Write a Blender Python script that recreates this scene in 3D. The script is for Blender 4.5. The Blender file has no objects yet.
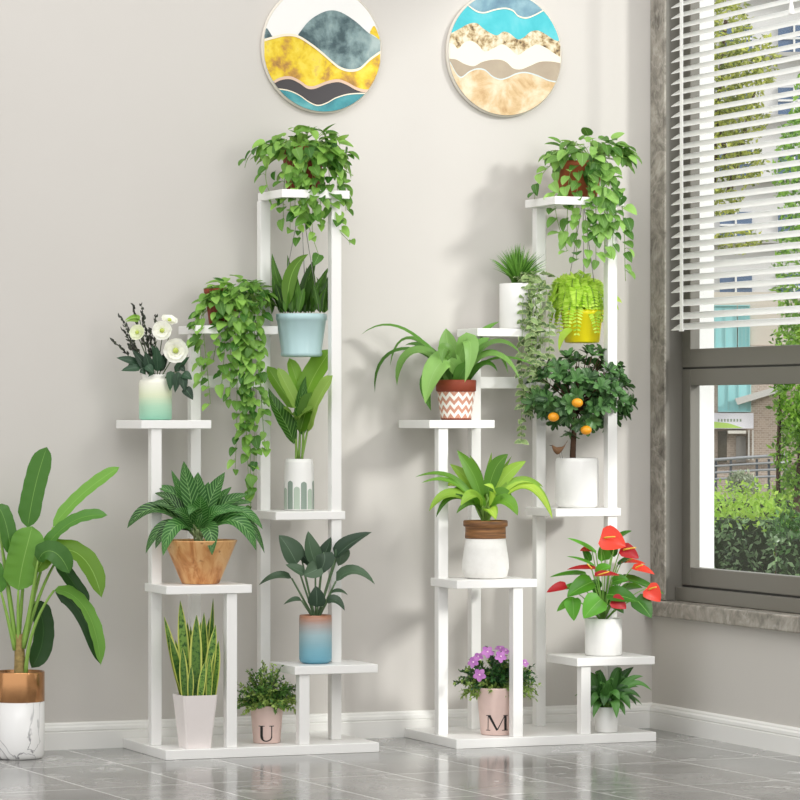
import bpy, math, random
from mathutils import Vector, Matrix

# ------------------------------------------------------------------ set-up
SC = bpy.context.scene
COL = SC.collection
F, YH, H = 3470.0, 417.0, 0.84            # focal length in pixels, horizon row, eye height (m)
TH = math.atan(0.4035)                    # the camera is turned this far to the right of +y
RV = (math.cos(TH), -math.sin(TH)); FV = (math.sin(TH), math.cos(TH))
CX, CY = -4.14487, -8.45037               # camera position; the room corner is the origin


def depth(x, y): return (x - CX) * FV[0] + (y - CY) * FV[1]
def prow(x, y, z): return YH + F * (H - z) / depth(x, y)          # image row of a point
def wx(px, y):                                                     # x of the point seen in column px at a given y
    t = (px - 400) / F
    q = (FV[0] + t * RV[0], FV[1] + t * RV[1])
    return CX + (y - CY) / q[1] * q[0]


def srgb(c):
    if isinstance(c, str):
        c = c.lstrip('#'); c = tuple(int(c[i:i + 2], 16) / 255 for i in (0, 2, 4))
    return tuple(v / 12.92 if v <= .04045 else ((v + .055) / 1.055) ** 2.4 for v in c) + (1.0,)


# ------------------------------------------------------------------ materials
class NT:
    def __init__(s, name):
        s.m = bpy.data.materials.new(name); s.m.use_nodes = True
        s.t = s.m.node_tree; s.t.nodes.clear()
        s.out = s.n('ShaderNodeOutputMaterial')
    def n(s, typ, **kw):
        nd = s.t.nodes.new(typ)
        for k, v in kw.items():
            if k.startswith('i_'): nd.inputs[k[2:].replace('_', ' ')].default_value = v
            else: setattr(nd, k, v)
        return nd
    def l(s, a, b): s.t.links.new(a, b)
    def coord(s, which='Object', scale=(1, 1, 1), rot=(0, 0, 0), loc=(0, 0, 0)):
        tc = s.n('ShaderNodeTexCoord'); mp = s.n('ShaderNodeMapping')
        mp.inputs['Scale'].default_value = scale; mp.inputs['Rotation'].default_value = rot; mp.inputs['Location'].default_value = loc
        s.l(tc.outputs[which], mp.inputs['Vector']); return mp.outputs['Vector']
    def noise(s, vec, scale=5, detail=4, rough=.6, dist=0):
        nd = s.n('ShaderNodeTexNoise'); nd.inputs['Scale'].default_value = scale; nd.inputs['Detail'].default_value = detail
        nd.inputs['Roughness'].default_value = rough; nd.inputs['Distortion'].default_value = dist
        s.l(vec, nd.inputs['Vector']); return nd.outputs['Fac']
    def ramp(s, fac, stops, interp='LINEAR'):
        nd = s.n('ShaderNodeValToRGB'); cr = nd.color_ramp; cr.interpolation = interp
        while len(cr.elements) < len(stops): cr.elements.new(.5)
        for e, (p, c) in zip(cr.elements, stops): e.position = p; e.color = srgb(c) if not isinstance(c, float) else (c, c, c, 1)
        s.l(fac, nd.inputs['Fac']); return nd.outputs['Color']
    def math(s, op, a, b=None, clamp=False):
        nd = s.n('ShaderNodeMath', operation=op, use_clamp=clamp)
        for i, v in enumerate((a, b)):
            if v is None: continue
            if isinstance(v, (int, float)): nd.inputs[i].default_value = v
            else: s.l(v, nd.inputs[i])
        return nd.outputs[0]
    def mix(s, fac, a, b):
        nd = s.n('ShaderNodeMix', data_type='RGBA')
        for k, v in ((0, fac), (6, a), (7, b)):
            if isinstance(v, (int, float)): nd.inputs[k].default_value = v
            elif isinstance(v, (tuple, str)): nd.inputs[k].default_value = srgb(v)
            else: s.l(v, nd.inputs[k])
        return nd.outputs[2]
    def sep(s, vec):
        nd = s.n('ShaderNodeSeparateXYZ'); s.l(vec, nd.inputs[0]); return nd.outputs
    def bsdf(s, color, rough=.5, metal=0, spec=.5, bump=None, bstr=.2, bdist=.01, **kw):
        b = s.n('ShaderNodeBsdfPrincipled')
        if isinstance(color, (tuple, str)): b.inputs['Base Color'].default_value = srgb(color)
        else: s.l(color, b.inputs['Base Color'])
        if isinstance(rough, (int, float)): b.inputs['Roughness'].default_value = rough
        else: s.l(rough, b.inputs['Roughness'])
        b.inputs['Metallic'].default_value = metal
        b.inputs['Specular IOR Level'].default_value = spec
        for k, v in kw.items(): b.inputs[k.replace('_', ' ')].default_value = v
        if bump is not None:
            bp = s.n('ShaderNodeBump'); bp.inputs['Strength'].default_value = bstr; bp.inputs['Distance'].default_value = bdist
            s.l(bump, bp.inputs['Height']); s.l(bp.outputs[0], b.inputs['Normal'])
        s.l(b.outputs[0], s.out.inputs[0]); s.b = b
        return s.m


def plain(name, c, rough=.5, metal=0, spec=.5, var=.0, vscale=30):
    t = NT(name)
    if var:
        v = t.noise(t.coord(), vscale, 3)
        c0 = srgb(c)
        dark = tuple(x * (1 - var) for x in c0[:3]); lite = tuple(min(1, x * (1 + var)) for x in c0[:3])
        nd = t.n('ShaderNodeMix', data_type='RGBA'); t.l(v, nd.inputs[0])
        nd.inputs[6].default_value = dark + (1,); nd.inputs[7].default_value = lite + (1,)
        return t.bsdf(nd.outputs[2], rough, metal, spec)
    return t.bsdf(c, rough, metal, spec)


def leafmat(name, c1, c2, rib=None, ribw=.035, trans=.28, rough=.42, style=None, edge=None, tint=None, dark=.74):
    """leaf: colour varies from leaf to leaf, midrib along the leaf's own length"""
    t = NT(name)
    g = t.n('ShaderNodeNewGeometry')
    c1 = tuple(int(c1[i:i + 2], 16) / 255 * dark for i in (1, 3, 5))  # low end darkened so random leaf tones imitate light and shadow contrast
    col = t.mix(g.outputs['Random Per Island'], c1, c2)
    uv = t.n('ShaderNodeUVMap'); xyz = t.sep(uv.outputs[0])
    a = t.math('ABSOLUTE', t.math('SUBTRACT', xyz[0], .5))        # 0 at midrib .. 0.5 at edge
    if style == 'veins':                                             # pale feathered side veins
        ph = t.math('SUBTRACT', t.math('MULTIPLY', xyz[1], 12.0), t.math('MULTIPLY', a, 4.5))
        w = t.math('SINE', t.math('MULTIPLY', ph, 6.283))
        w = t.math('MULTIPLY', t.math('SUBTRACT', w, .35, True), 1.0, True)
        col = t.mix(w, col, tint)
    if style == 'bands':                                             # irregular cross bands
        vec = t.n('ShaderNodeCombineXYZ'); t.l(t.math('MULTIPLY', xyz[0], 3), vec.inputs[0]); t.l(t.math('MULTIPLY', xyz[1], 22), vec.inputs[1])
        t.l(t.math('MULTIPLY', g.outputs['Random Per Island'], 40), vec.inputs[2])
        n = t.noise(vec.outputs[0], 1.0, 3)
        col = t.mix(t.math('MULTIPLY', t.math('SUBTRACT', n, .47), 7, True), col, tint)
    if style == 'patch':
        vec = t.n('ShaderNodeCombineXYZ'); t.l(t.math('MULTIPLY', xyz[0], 2.5), vec.inputs[0]); t.l(t.math('MULTIPLY', xyz[1], 2.5), vec.inputs[1])
        t.l(t.math('MULTIPLY', g.outputs['Random Per Island'], 40), vec.inputs[2])
        n = t.noise(vec.outputs[0], 1.3, 2)
        col = t.mix(t.math('MULTIPLY', t.math('SUBTRACT', n, .5), 5, True), col, tint)
    if edge:
        col = t.mix(t.math('MULTIPLY', t.math('SUBTRACT', a, .32), 12, True), col, edge)
    if rib:
        col = t.mix(t.math('MULTIPLY', t.math('SUBTRACT', ribw, a), 40, True), col, rib)
    b = t.n('ShaderNodeBsdfPrincipled'); t.l(col, b.inputs['Base Color'])
    b.inputs['Roughness'].default_value = rough; b.inputs['Specular IOR Level'].default_value = .4
    tr = t.n('ShaderNodeBsdfTranslucent')
    hs = t.n('ShaderNodeHueSaturation'); hs.inputs['Value'].default_value = 1.35; hs.inputs['Hue'].default_value = .49
    t.l(col, hs.inputs['Color']); t.l(hs.outputs[0], tr.inputs['Color'])
    mx = t.n('ShaderNodeMixShader'); mx.inputs[0].default_value = trans
    t.l(b.outputs[0], mx.inputs[1]); t.l(tr.outputs[0], mx.inputs[2]); t.l(mx.outputs[0], t.out.inputs[0])
    return t.m


def gradmat(name, stops, z0, z1, rough=.35, bands=0):
    """glaze that changes colour with height on the pot"""
    t = NT(name); vec = t.coord()
    z = t.sep(vec)[2]
    fac = t.math('DIVIDE', t.math('SUBTRACT', z, z0), z1 - z0, True)
    n = t.noise(t.coord(scale=(6, 6, 90)), 3, 3)
    fac = t.math('ADD', fac, t.math('MULTIPLY', t.math('SUBTRACT', n, .5), .10))
    return t.bsdf(t.ramp(fac, stops), rough, 0, .5, bump=n, bstr=.05 + bands, bdist=.002)


# ------------------------------------------------------------------ mesh building
class MB:
    def __init__(s): s.v = []; s.f = []; s.uv = []; s.mi = []; s.sm = []
    def vert(s, p, uv=(.5, .5)): s.v.append(tuple(p)); s.uv.append(uv); return len(s.v) - 1
    def face(s, idx, mi=0, smooth=True): s.f.append(tuple(idx)); s.mi.append(mi); s.sm.append(smooth)
    def box(s, x0, x1, y0, y1, z0, z1, mi=0, smooth=False):
        a = [s.vert((x, y, z)) for z in (z0, z1) for y in (y0, y1) for x in (x0, x1)]
        for q in ((0, 2, 3, 1), (4, 5, 7, 6), (0, 1, 5, 4), (2, 6, 7, 3), (0, 4, 6, 2), (1, 3, 7, 5)):
            s.face([a[i] for i in q], mi, smooth)
    def lathe(s, prof, seg=44, mi=0, cx=0, cy=0, cap=True):
        rings = []
        for (r, z) in prof:
            rings.append([s.vert((cx + r * math.cos(2 * math.pi * k / seg), cy + r * math.sin(2 * math.pi * k / seg), z)) for k in range(seg)])
        for a, b in zip(rings, rings[1:]):
            for k in range(seg): s.face((a[k], a[(k + 1) % seg], b[(k + 1) % seg], b[k]), mi)
        if cap:
            s.face(rings[0][::-1], mi, False); s.face(rings[-1], mi, False)
    def tube(s, pts, r0, r1=None, seg=6, mi=0):
        r1 = r0 if r1 is None else r1
        pts = [Vector(p) for p in pts]; n = len(pts); prev = None; up = None
        for i, p in enumerate(pts):
            t = (pts[min(i + 1, n - 1)] - pts[max(i - 1, 0)]).normalized()
            if up is None:
                up = Vector((0, 0, 1)) if abs(t.z) < .9 else Vector((1, 0, 0))
            a = t.cross(up)
            if a.length < 1e-6: a = t.cross(Vector((1, .3, 0)))
            a.normalize(); b = t.cross(a).normalized(); up = -b if False else up
            r = r0 + (r1 - r0) * i / max(1, n - 1)
            ring = [s.vert(p + (a * math.cos(2 * math.pi * k / seg) + b * math.sin(2 * math.pi * k / seg)) * r, (k / seg, i / max(1, n - 1))) for k in range(seg)]
            if prev:
                for k in range(seg): s.face((prev[k], prev[(k + 1) % seg], ring[(k + 1) % seg], ring[k]), mi)
            else: s.face(ring[::-1], mi)
            prev = ring
        s.face(prev, mi)
    def ball(s, c, rx, ry=None, rz=None, mi=0, seg=12, rings=8):
        ry = rx if ry is None else ry; rz = rx if rz is None else rz; c = Vector(c)
        rr = []
        for i in range(1, rings):
            a = math.pi * i / rings
            rr.append([s.vert(c + Vector((rx * math.sin(a) * math.cos(2 * math.pi * k / seg), ry * math.sin(a) * math.sin(2 * math.pi * k / seg), -rz * math.cos(a)))) for k in range(seg)])
        b = s.vert(c + Vector((0, 0, -rz))); t = s.vert(c + Vector((0, 0, rz)))
        for k in range(seg):
            s.face((b, rr[0][(k + 1) % seg], rr[0][k]), mi); s.face((t, rr[-1][k], rr[-1][(k + 1) % seg]), mi)
        for x, y in zip(rr, rr[1:]):
            for k in range(seg): s.face((x[k], x[(k + 1) % seg], y[(k + 1) % seg], y[k]), mi)
    def build(s, name, mats, parent=None, bevel=0, loc=None):
        me = bpy.data.meshes.new(name); me.from_pydata(s.v, [], s.f); me.update()
        ul = me.uv_layers.new(name='UVMap')
        for lp in me.loops: ul.data[lp.index].uv = s.uv[lp.vertex_index]
        for m in (mats if isinstance(mats, (list, tuple)) else [mats]): me.materials.append(m)
        me.polygons.foreach_set('material_index', s.mi); me.polygons.foreach_set('use_smooth', s.sm); me.update()
        o = bpy.data.objects.new(name, me); COL.objects.link(o)
        if parent: o.parent = parent
        if loc: o.location = loc
        if bevel:
            md = o.modifiers.new('bevel', 'BEVEL'); md.width = bevel; md.segments = 2; md.limit_method = 'ANGLE'
        return o


def tag(o, label=None, cat=None, group=None, kind=None):
    if label: o['label'] = label
    if cat: o['category'] = cat
    if group: o['group'] = group
    if kind: o['kind'] = kind
    return o


def thing(name, loc, rz, label, cat, group=None):
    o = bpy.data.objects.new(name, None); COL.objects.link(o); o.empty_display_size = .05
    o.location = loc; o.rotation_euler = (0, 0, rz)
    return tag(o, label, cat, group)


def bez(pts, n):
    out = []
    for i in range(n + 1):
        t = i / n; q = [Vector(p) for p in pts]
        while len(q) > 1: q = [a.lerp(b, t) for a, b in zip(q, q[1:])]
        out.append(q[0])
    return out


PROF = {
    'lance': lambda t: max(0, math.sin(math.pi * t ** .72)) ** .85 * (1 if t > .02 else .3),
    'ovate': lambda t: max(0, math.sin(math.pi * t ** .6)) ** .8,
    'heart': lambda t: (.62 + 2.1 * t if t < .18 else max(0, math.cos((t - .18) / .82 * math.pi / 2)) ** .8),
    'strap': lambda t: min(1, .45 + 1.4 * t) * (1 if t < .55 else max(0, 1 - ((t - .55) / .45) ** 2.0)),
    'paddle': lambda t: min(1, (t / .16)) ** .6 * (1 if t < .72 else max(0, 1 - ((t - .72) / .28) ** 2.4) ** .7),
    'sword': lambda t: min(1, .72 + .7 * t) * (1 if t < .5 else max(0, 1 - ((t - .5) / .5) ** 2.2)),
    'round': lambda t: max(0, math.sin(math.pi * t ** .85)) ** .5,
    'needle': lambda t: max(.02, 1 - t ** 1.5),
}


def leaf(mb, pts, width, prof='lance', N=(0, -1, .4), fold=.25, n=8, cols=2, wave=0, mi=0, thick=0, droop=0):
    """one blade along a bezier of 3-D points; N is the way its upper face looks"""
    c = bez(pts, n); N = Vector(N); pf = PROF[prof]; rows = []; L = sum((a - b).length for a, b in zip(c, c[1:]))
    for i, p in enumerate(c):
        t = (c[min(i + 1, n)] - c[max(i - 1, 0)])
        if t.length < 1e-9: t = Vector((0, 0, 1))
        t.normalize()
        W = t.cross(N)
        if W.length < .05: W = t.cross(Vector((1, .2, .1)))
        W.normalize(); nn = W.cross(t).normalized()
        w = pf(i / n) * width / 2
        row = []
        for k in range(-cols, cols + 1):
            u = k / cols
            h = fold * abs(u) * w + (wave * width * math.sin(i * 2.1 + (1.3 if k > 0 else 0)) * u * u if wave else 0)
            row.append(mb.vert(p + W * (u * w * (1 - .3 * fold * fold)) + nn * h, (.5 + u / 2, i / n)))
        rows.append(row)
    for a, b in zip(rows, rows[1:]):
        for k in range(2 * cols): mb.face((a[k], a[k + 1], b[k + 1], b[k]), mi)


def rnd(a, b): return random.uniform(a, b)
def sph():
    while True:
        v = Vector((rnd(-1, 1), rnd(-1, 1), rnd(-1, 1)))
        if .05 < v.length < 1: return v.normalized()


# ------------------------------------------------------------------ palette
M = {}
t = NT('white_lacquer'); M['white'] = t.bsdf('#f2f1ee', .32, 0, .45)
t = NT('wall_paint'); nz = t.noise(t.coord(), 1.3, 3)
M['wall'] = t.bsdf(t.mix(nz, '#ccc8c2', '#d1cdc8'), .85, 0, .2, bump=t.noise(t.coord(), 160, 3), bstr=.06, bdist=.002)
t = NT('wall_paint_grey'); nz = t.noise(t.coord(), 1.1, 3)
M['wall_r'] = t.bsdf(t.mix(nz, '#cbc7c0', '#cfcbc5'), .85, 0, .2, bump=t.noise(t.coord(), 160, 3), bstr=.06, bdist=.002)
M['skirting'] = plain('skirting_paint', '#f0efeb', .4)
# floor tiles: grey marble, white veins, pale joints
t = NT('grey_marble_tiles'); v = t.coord(rot=(0, 0, math.radians(-2.6)), loc=(-0.116, 0.33, 0))
xyz = t.sep(v)
br = t.n('ShaderNodeTexBrick', offset=0.0, squash=1.0)
for k, val in dict(Scale=1.0, Mortar_Size=.0026, Mortar_Smooth=.2, Bias=0, Brick_Width=.252, Row_Height=.5).items(): br.inputs[k.replace('_', ' ')].default_value = val
br.inputs['Color1'].default_value = (0, 0, 0, 1); br.inputs['Color2'].default_value = (1, 1, 1, 1); br.inputs['Mortar'].default_value = (.5, .5, .5, 1)
t.l(v, br.inputs['Vector'])
tv = t.sep(br.outputs['Color'])[0]
wv = t.n('ShaderNodeVectorMath', operation='ADD'); t.l(v, wv.inputs[0])
ofs = t.n('ShaderNodeCombineXYZ'); t.l(t.math('MULTIPLY', tv, 9), ofs.inputs[2]); t.l(ofs.outputs[0], wv.inputs[1])
n1 = t.noise(wv.outputs[0], 3.2, 6, .6, .6)
base = t.ramp(n1, [(.25, '#6c6b69'), (.5, '#8d8c8a'), (.75, '#a9a8a5')])
n2 = t.noise(wv.outputs[0], 2.3, 5, .55, 1.4)
vein = t.math('SUBTRACT', 1, t.math('MULTIPLY', t.math('ABSOLUTE', t.math('SUBTRACT', n2, .5)), 55), True)
gate = t.math('MULTIPLY', t.math('SUBTRACT', t.noise(wv.outputs[0], 4, 2), .5), 6, True)
base = t.mix(t.math('MULTIPLY', t.math('MULTIPLY', vein, gate), .85), base, '#e8e7e3')
base = t.mix(t.math('MULTIPLY', br.outputs['Fac'], .9), base, '#dcdbd8')
M['floor'] = t.bsdf(base, .13, 0, .14)
# stone of the window surround
t = NT('grey_marble_trim'); v = t.coord(scale=(1, 1, 1))
n1 = t.noise(v, 16, 6, .7, .4); n2 = t.noise(v, 6, 4, .6, 1.2)
vein = t.math('SUBTRACT', 1, t.math('MULTIPLY', t.math('ABSOLUTE', t.math('SUBTRACT', n2, .5)), 30), True)
c = t.mix(t.math('MULTIPLY', vein, .3), t.ramp(n1, [(.3, '#5d584f'), (.48, '#8c867c'), (.62, '#a8a297'), (.75, '#c4beb3')]), '#cfcabf')
M['stone'] = t.bsdf(c, .25)
M['alu'] = plain('grey_aluminium', '#7a776f', .4, .15, .5)
M['alu_dark'] = plain('gasket_black', '#2b2b29', .5)
M['outer'] = plain('white_render', '#fbfbf9', .8)
t = NT('clear_glass'); g = t.n('ShaderNodeBsdfGlass'); g.inputs['Roughness'].default_value = 0; g.inputs['IOR'].default_value = 1.05
tr = t.n('ShaderNodeBsdfTransparent'); tr.inputs[0].default_value = (.97, .98, .98, 1); gl = t.n('ShaderNodeBsdfGlossy'); gl.inputs['Roughness'].default_value = .02
mx = t.n('ShaderNodeMixShader'); mx.inputs[0].default_value = .04; t.l(tr.outputs[0], mx.inputs[1]); t.l(gl.outputs[0], mx.inputs[2]); t.l(mx.outputs[0], t.out.inputs[0]); M['glass'] = t.m
t = NT('blind_slat'); b = t.n('ShaderNodeBsdfPrincipled'); b.inputs['Base Color'].default_value = srgb('#fcfcfa'); b.inputs['Roughness'].default_value = .4
tl = t.n('ShaderNodeBsdfTranslucent'); tl.inputs[0].default_value = srgb('#fcfcfa'); mx = t.n('ShaderNodeMixShader'); mx.inputs[0].default_value = .3
t.l(b.outputs[0], mx.inputs[1]); t.l(tl.outputs[0], mx.inputs[2]); t.l(mx.outputs[0], t.out.inputs[0]); M['slat'] = t.m
M['soil'] = plain('potting_soil', '#2e2119', .95, var=.4, vscale=120)
M['terra'] = plain('terracotta', '#a2532f', .75, var=.12, vscale=40)
M['terra_dark'] = plain('dark_terracotta', '#8a3a22', .7, var=.12, vscale=40)
M['ceramic'] = plain('white_ceramic', '#f1f0ed', .3)
M['wire'] = plain('grey_wire', '#8f8d88', .35, .8)
M['stem'] = plain('green_stem', '#7fa24a', .5)
M['stem_dark'] = plain('dark_stem', '#4b5a37', .55)
M['bark'] = plain('bark', '#4d3524', .85, var=.35, vscale=90)

# ------------------------------------------------------------------ room shell
def struct(name, mb, mat, bevel=0, parent=None):
    o = mb.build(name, mat, parent, bevel)
    if not parent: o['kind'] = 'structure'
    return o

WX = 0.118                                                  # thickness of the window wall
mb = MB(); mb.box(-6, WX, -9.6, .12, -.06, 0); struct('floor', mb, M['floor'])
mb = MB(); mb.box(-6, 0, 0, .12, 0, 4.4); struct('wall_back', mb, M['wall'])
Y1, Y0, ZB, ZT = -.070, -1.40, .335, 2.45                   # window opening
mb = MB()
mb.box(0, WX, Y1, .12, 0, 4.4); mb.box(0, WX, -5.5, Y0, 0, 4.4)
mb.box(0, WX, Y0, Y1, 0, ZB - .03); mb.box(0, WX, Y0, Y1, ZT, 4.4)
struct('wall_right', mb, M['wall_r'])


def skirting(name, path_pts, outward):
    """moulded skirting board run along a straight line"""
    prof = [(0, 0), (.014, 0), (.014, .043), (.0118, .0445), (.0118, .047), (.014, .0485), (.013, .056), (.009, .060), (.0085, .064), (.004, .068), (0, .068)]
    mb = MB(); a, b = [Vector(p) for p in path_pts]; o = Vector(outward)
    ra = [mb.vert(a + o * d + Vector((0, 0, z))) for d, z in prof]; rb = [mb.vert(b + o * d + Vector((0, 0, z))) for d, z in prof]
    for i in range(len(prof) - 1): mb.face((ra[i], rb[i], rb[i + 1], ra[i + 1]), 0, False)
    mb.face(ra, 0, False); mb.face(rb[::-1], 0, False)
    struct(name, mb, M['skirting'])

skirting('baseboard_back', ((-6, 0, 0), (-.0, 0, 0)), (0, -1, 0))
skirting('baseboard_right', ((0, -.0145, 0), (0, -5.5, 0)), (-1, 0, 0))

# stone surround and sill
mb = MB(); mb.box(-.006, .0, Y1 - .018, -.001, ZB + .0125, ZT + .1); struct('trim_1', mb, M['stone'], .002)
mb = MB(); mb.box(-.026, .116, Y0, Y1 - .001, ZB - .030, ZB + .012); mb.box(-.026, -.0005, Y1 - .002, -.001, ZB - .030, ZB + .012); struct('trim_2', mb, M['stone'], .004)
# window: lining, sash frames, mullion, glass
wd = bpy.data.objects.new('window_1', None); COL.objects.link(wd); wd['kind'] = 'structure'
zb = ZB + .013
mb = MB(); mb.box(.0005, .079, Y1 - .009, Y1 - .001, zb, ZT)                 # lining of the far jamb
mb.box(.030, .079, Y0, Y1 - .009, zb, zb + .036)                            # lower outer rail
mb.build('window_frame', M['alu'], wd, .0015)
SY1 = Y1 - .0095
mb = MB()
def sash(z0, z1, x0=.05, x1=.079):
    mb.box(x0, x1, SY1 - .05, SY1, z0, z1); mb.box(x0, x1, Y0, Y0 + .05, z0, z1)
    mb.box(x0, x1, Y0 + .05, SY1 - .05, z0, z0 + .049); mb.box(x0, x1, Y0 + .05, SY1 - .05, z1 - .044, z1)
sash(zb + .041, .968); mb.build('window_sash', M['alu'], wd, .002)
mb = MB(); sash(.973, ZT - .002); mb.build('window_sash', M['alu'], wd, .002)
mb = MB(); mb.box(.053, .077, Y0, SY1, zb + .036, zb + .041); mb.box(.053, .077, Y0, SY1, .968, .973); mb.build('window_gasket', M['alu_dark'], wd)
mb = MB(); mb.box(.062, .066, Y0 + .05, SY1 - .042, zb + .09, .924); mb.build('window_pane', M['glass'], wd)
mb = MB(); mb.box(.062, .066, Y0 + .05, SY1 - .042, 1.022, ZT - .046); mb.build('window_pane', M['glass'], wd)
# white rendered outer reveal of the opening
mb = MB(); mb.box(.080, .125, Y1 - .053, Y1 - .001, zb - .0, ZT); mb.build('window_outer_reveal', M['outer'], wd)

# ------------------------------------------------------------------ venetian blind
bl = thing('venetian_blind', (.003, -.138, 2.4), 0, 'white venetian blind with tilted slats lowered over the upper half of the window', 'blind')
mb = MB(); yb0, yb1 = -1.245, -.0
z = 1.080 - 2.4; zs = [z, z + .0285, z + .063, z + .100]
while zs[-1] < -.06: zs.append(zs[-1] + .0292)
for zz in zs:                                                # slats lean: room edge low, window edge high
    a = [(-.0145, zz - .0088), (-.005, zz - .0022), (.005, zz + .0040), (.0145, zz + .0092)]
    th = .0008
    for s_ in (0, 1):
        pass
    top = [[mb.vert((x, y, q + th)) for x, q in a] for y in (yb1, yb0)]; bot = [[mb.vert((x, y, q - th)) for x, q in a] for y in (yb1, yb0)]
    for k in range(3):
        mb.face((top[0][k], top[0][k + 1], top[1][k + 1], top[1][k])); mb.face((bot[0][k], bot[1][k], bot[1][k + 1], bot[0][k + 1]))
        mb.face((top[0][k], bot[0][k], bot[0][k + 1], top[0][k + 1]), 0, False); mb.face((top[1][k], top[1][k + 1], bot[1][k + 1], bot[1][k]), 0, False)
    mb.face((top[0][0], top[1][0], bot[1][0], bot[0][0]), 0, False); mb.face((top[0][3], bot[0][3], bot[1][3], top[1][3]), 0, False)
mb.build('slats', M['slat'], bl)
mb = MB(); mb.box(-.018, .018, yb0, yb1, -.03, .02); mb.build('head_rail', M['white'], bl, .002)
for yy in (-.065, -.78, -1.18):
    mb = MB(); mb.box(-.0165, -.0153, yy - .009, yy + .009, zs[0] - .012, -.03);
    mb.box(-.0175, -.0143, yy - .012, yy + .012, zs[0] - .013, zs[0] - .009); mb.build('ladder_tape', M['slat'], bl)
mb = MB()
for yy in (-.665, -.700): mb.tube([(-.021, yy, -.03), (-.021, yy, -.52)], .0012)
mb.build('lift_cord', M['slat'], bl)
mb = MB(); mb.lathe([(.002, -.52), (.004, -.53), (.008, -.555), (.007, -.56)], 12, cx=-.021, cy=-.6825); mb.build('cord_tassel', M['white'], bl)

# ------------------------------------------------------------------ plant stands
def stand(x0, label, top):
    r = thing('plant_stand', (x0, 0, 0), 0, label, 'plant stand', 'white tiered plant stands')
    mb = MB(); mb.box(-.003, .559, -.364, -.016, 0, .024); mb.build('base', M['white'], r, .0015)
    h = .0135
    for cx, cy, z1 in ((.017, -.2165, .811), (.159, -.100, 1.050), (.172, -.3405, .405), (.351, -.0865, 1.392), (.488, -.2365, 1.392), (.363, -.3405, .199)):
        mb = MB(); mb.box(cx - h, cx + h, cy - h, cy + h, .0242, z1); mb.build('post', M['white'], r, .0012)
    for xa, xb, ya, yb, zt in ((-.024, .159, -.235, -.024, .832), (.142, .3635, -.16, -.024, 1.071), (0, .222, -.36, -.185, .426), (.3225, .510, -.255, -.06, .602), (.335, .557, -.36, -.172, .220), top + (1.413,)):
        mb = MB(); mb.box(xa, xb, ya, yb, zt - .021, zt); mb.build('shelf', M['white'], r, .0015)
    mb = MB(); mb.box(.1725, .3375, -.108, -.083, .915, .945); mb.build('crossbar', M['white'], r, .0012)
    mb = MB(); mb.tube(bez([(.43, -.16, 1.3915), (.43, -.16, 1.375), (.444, -.16, 1.368), (.437, -.16, 1.355), (.426, -.16, 1.362)], 10), .0013); mb.build('hook', M['wire'], r)
    return r

XL, XR = -1.497, -.725
stand(XL, 'left white tiered plant stand beside the tall banana plant in a gold-banded pot', (.339, .522, -.255, -.075))
stand(XR, 'right white tiered plant stand next to the window corner', (.320, .519, -.255, -.065))

# ------------------------------------------------------------------ potted plants
class Plant:
    """root at the pot's base; A(px,py,d) gives a local point from a picture position and a real distance d towards the viewer (in picture-sized units)"""
    def __init__(s, name, px, y, z, label, cat='plant', group=None, seed=1):
        random.seed(seed)
        s.px = px; x = wx(px, y); s.s = depth(x, y) / F; s.by = prow(x, y, z)
        s.root = thing(name, (x, y, z), -TH, label, cat, group)
    def A(s, px, py, d=0): return Vector(((px - s.px) * s.s, -d * s.s, (s.by - py) * s.s))
    def pot(s, prof, mat, name='pot', soil=None, bevel=0, seg=48):
        """prof in picture units: (radius, height) outer wall bottom to rim; an inner wall is added"""
        k = s.s; mb = MB(); (r, h) = prof[-1]; wt = 1.6
        inner = [(r - wt, h - .2), (r - wt - .3, h - 4)]
        mb.lathe([(a * k, b * k) for a, b in [(prof[0][0] * .9, 0.0)] + list(prof) + inner], seg)
        o = mb.build(name, mat, s.root)
        if soil is not False:
            mb = MB(); rr = r - wt - .2; n = 24
            c = mb.vert((0, 0, (h - 2.2) * k)); ring = [mb.vert((rr * k * math.cos(i * 2 * math.pi / n), rr * k * math.sin(i * 2 * math.pi / n), (h - 3 + rnd(-.3, .3)) * k)) for i in range(n)]
            ring2 = [mb.vert((rr * k * math.cos(i * 2 * math.pi / n), rr * k * math.sin(i * 2 * math.pi / n), (h - 3.8) * k)) for i in range(n)]
            for i in range(n):
                mb.face((c, ring[i], ring[(i + 1) % n])); mb.face((ring[i], ring2[i], ring2[(i + 1) % n], ring[(i + 1) % n]))
            mb.face(ring2[::-1], 0, False)
            mb.build('soil', M['soil'], s.root)
        return o
    def leaf(s, mb, pts, w, prof='lance', N=(0, .5, 1), **kw):
        p = [s.A(*q) for q in pts]; n = Vector((N[0], -N[2], N[1]))
        leaf(mb, p, w * s.s, prof, n, **kw)
    def tube(s, mb, pts, r0, r1=None, n=8, seg=6, mi=0):
        mb.tube(bez([s.A(*q) for q in pts], n), r0 * s.s, (r1 if r1 is not None else r0) * s.s, seg, mi)
    def done(s, mb, name, mat): return mb.build(name, mat, s.root)


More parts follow.
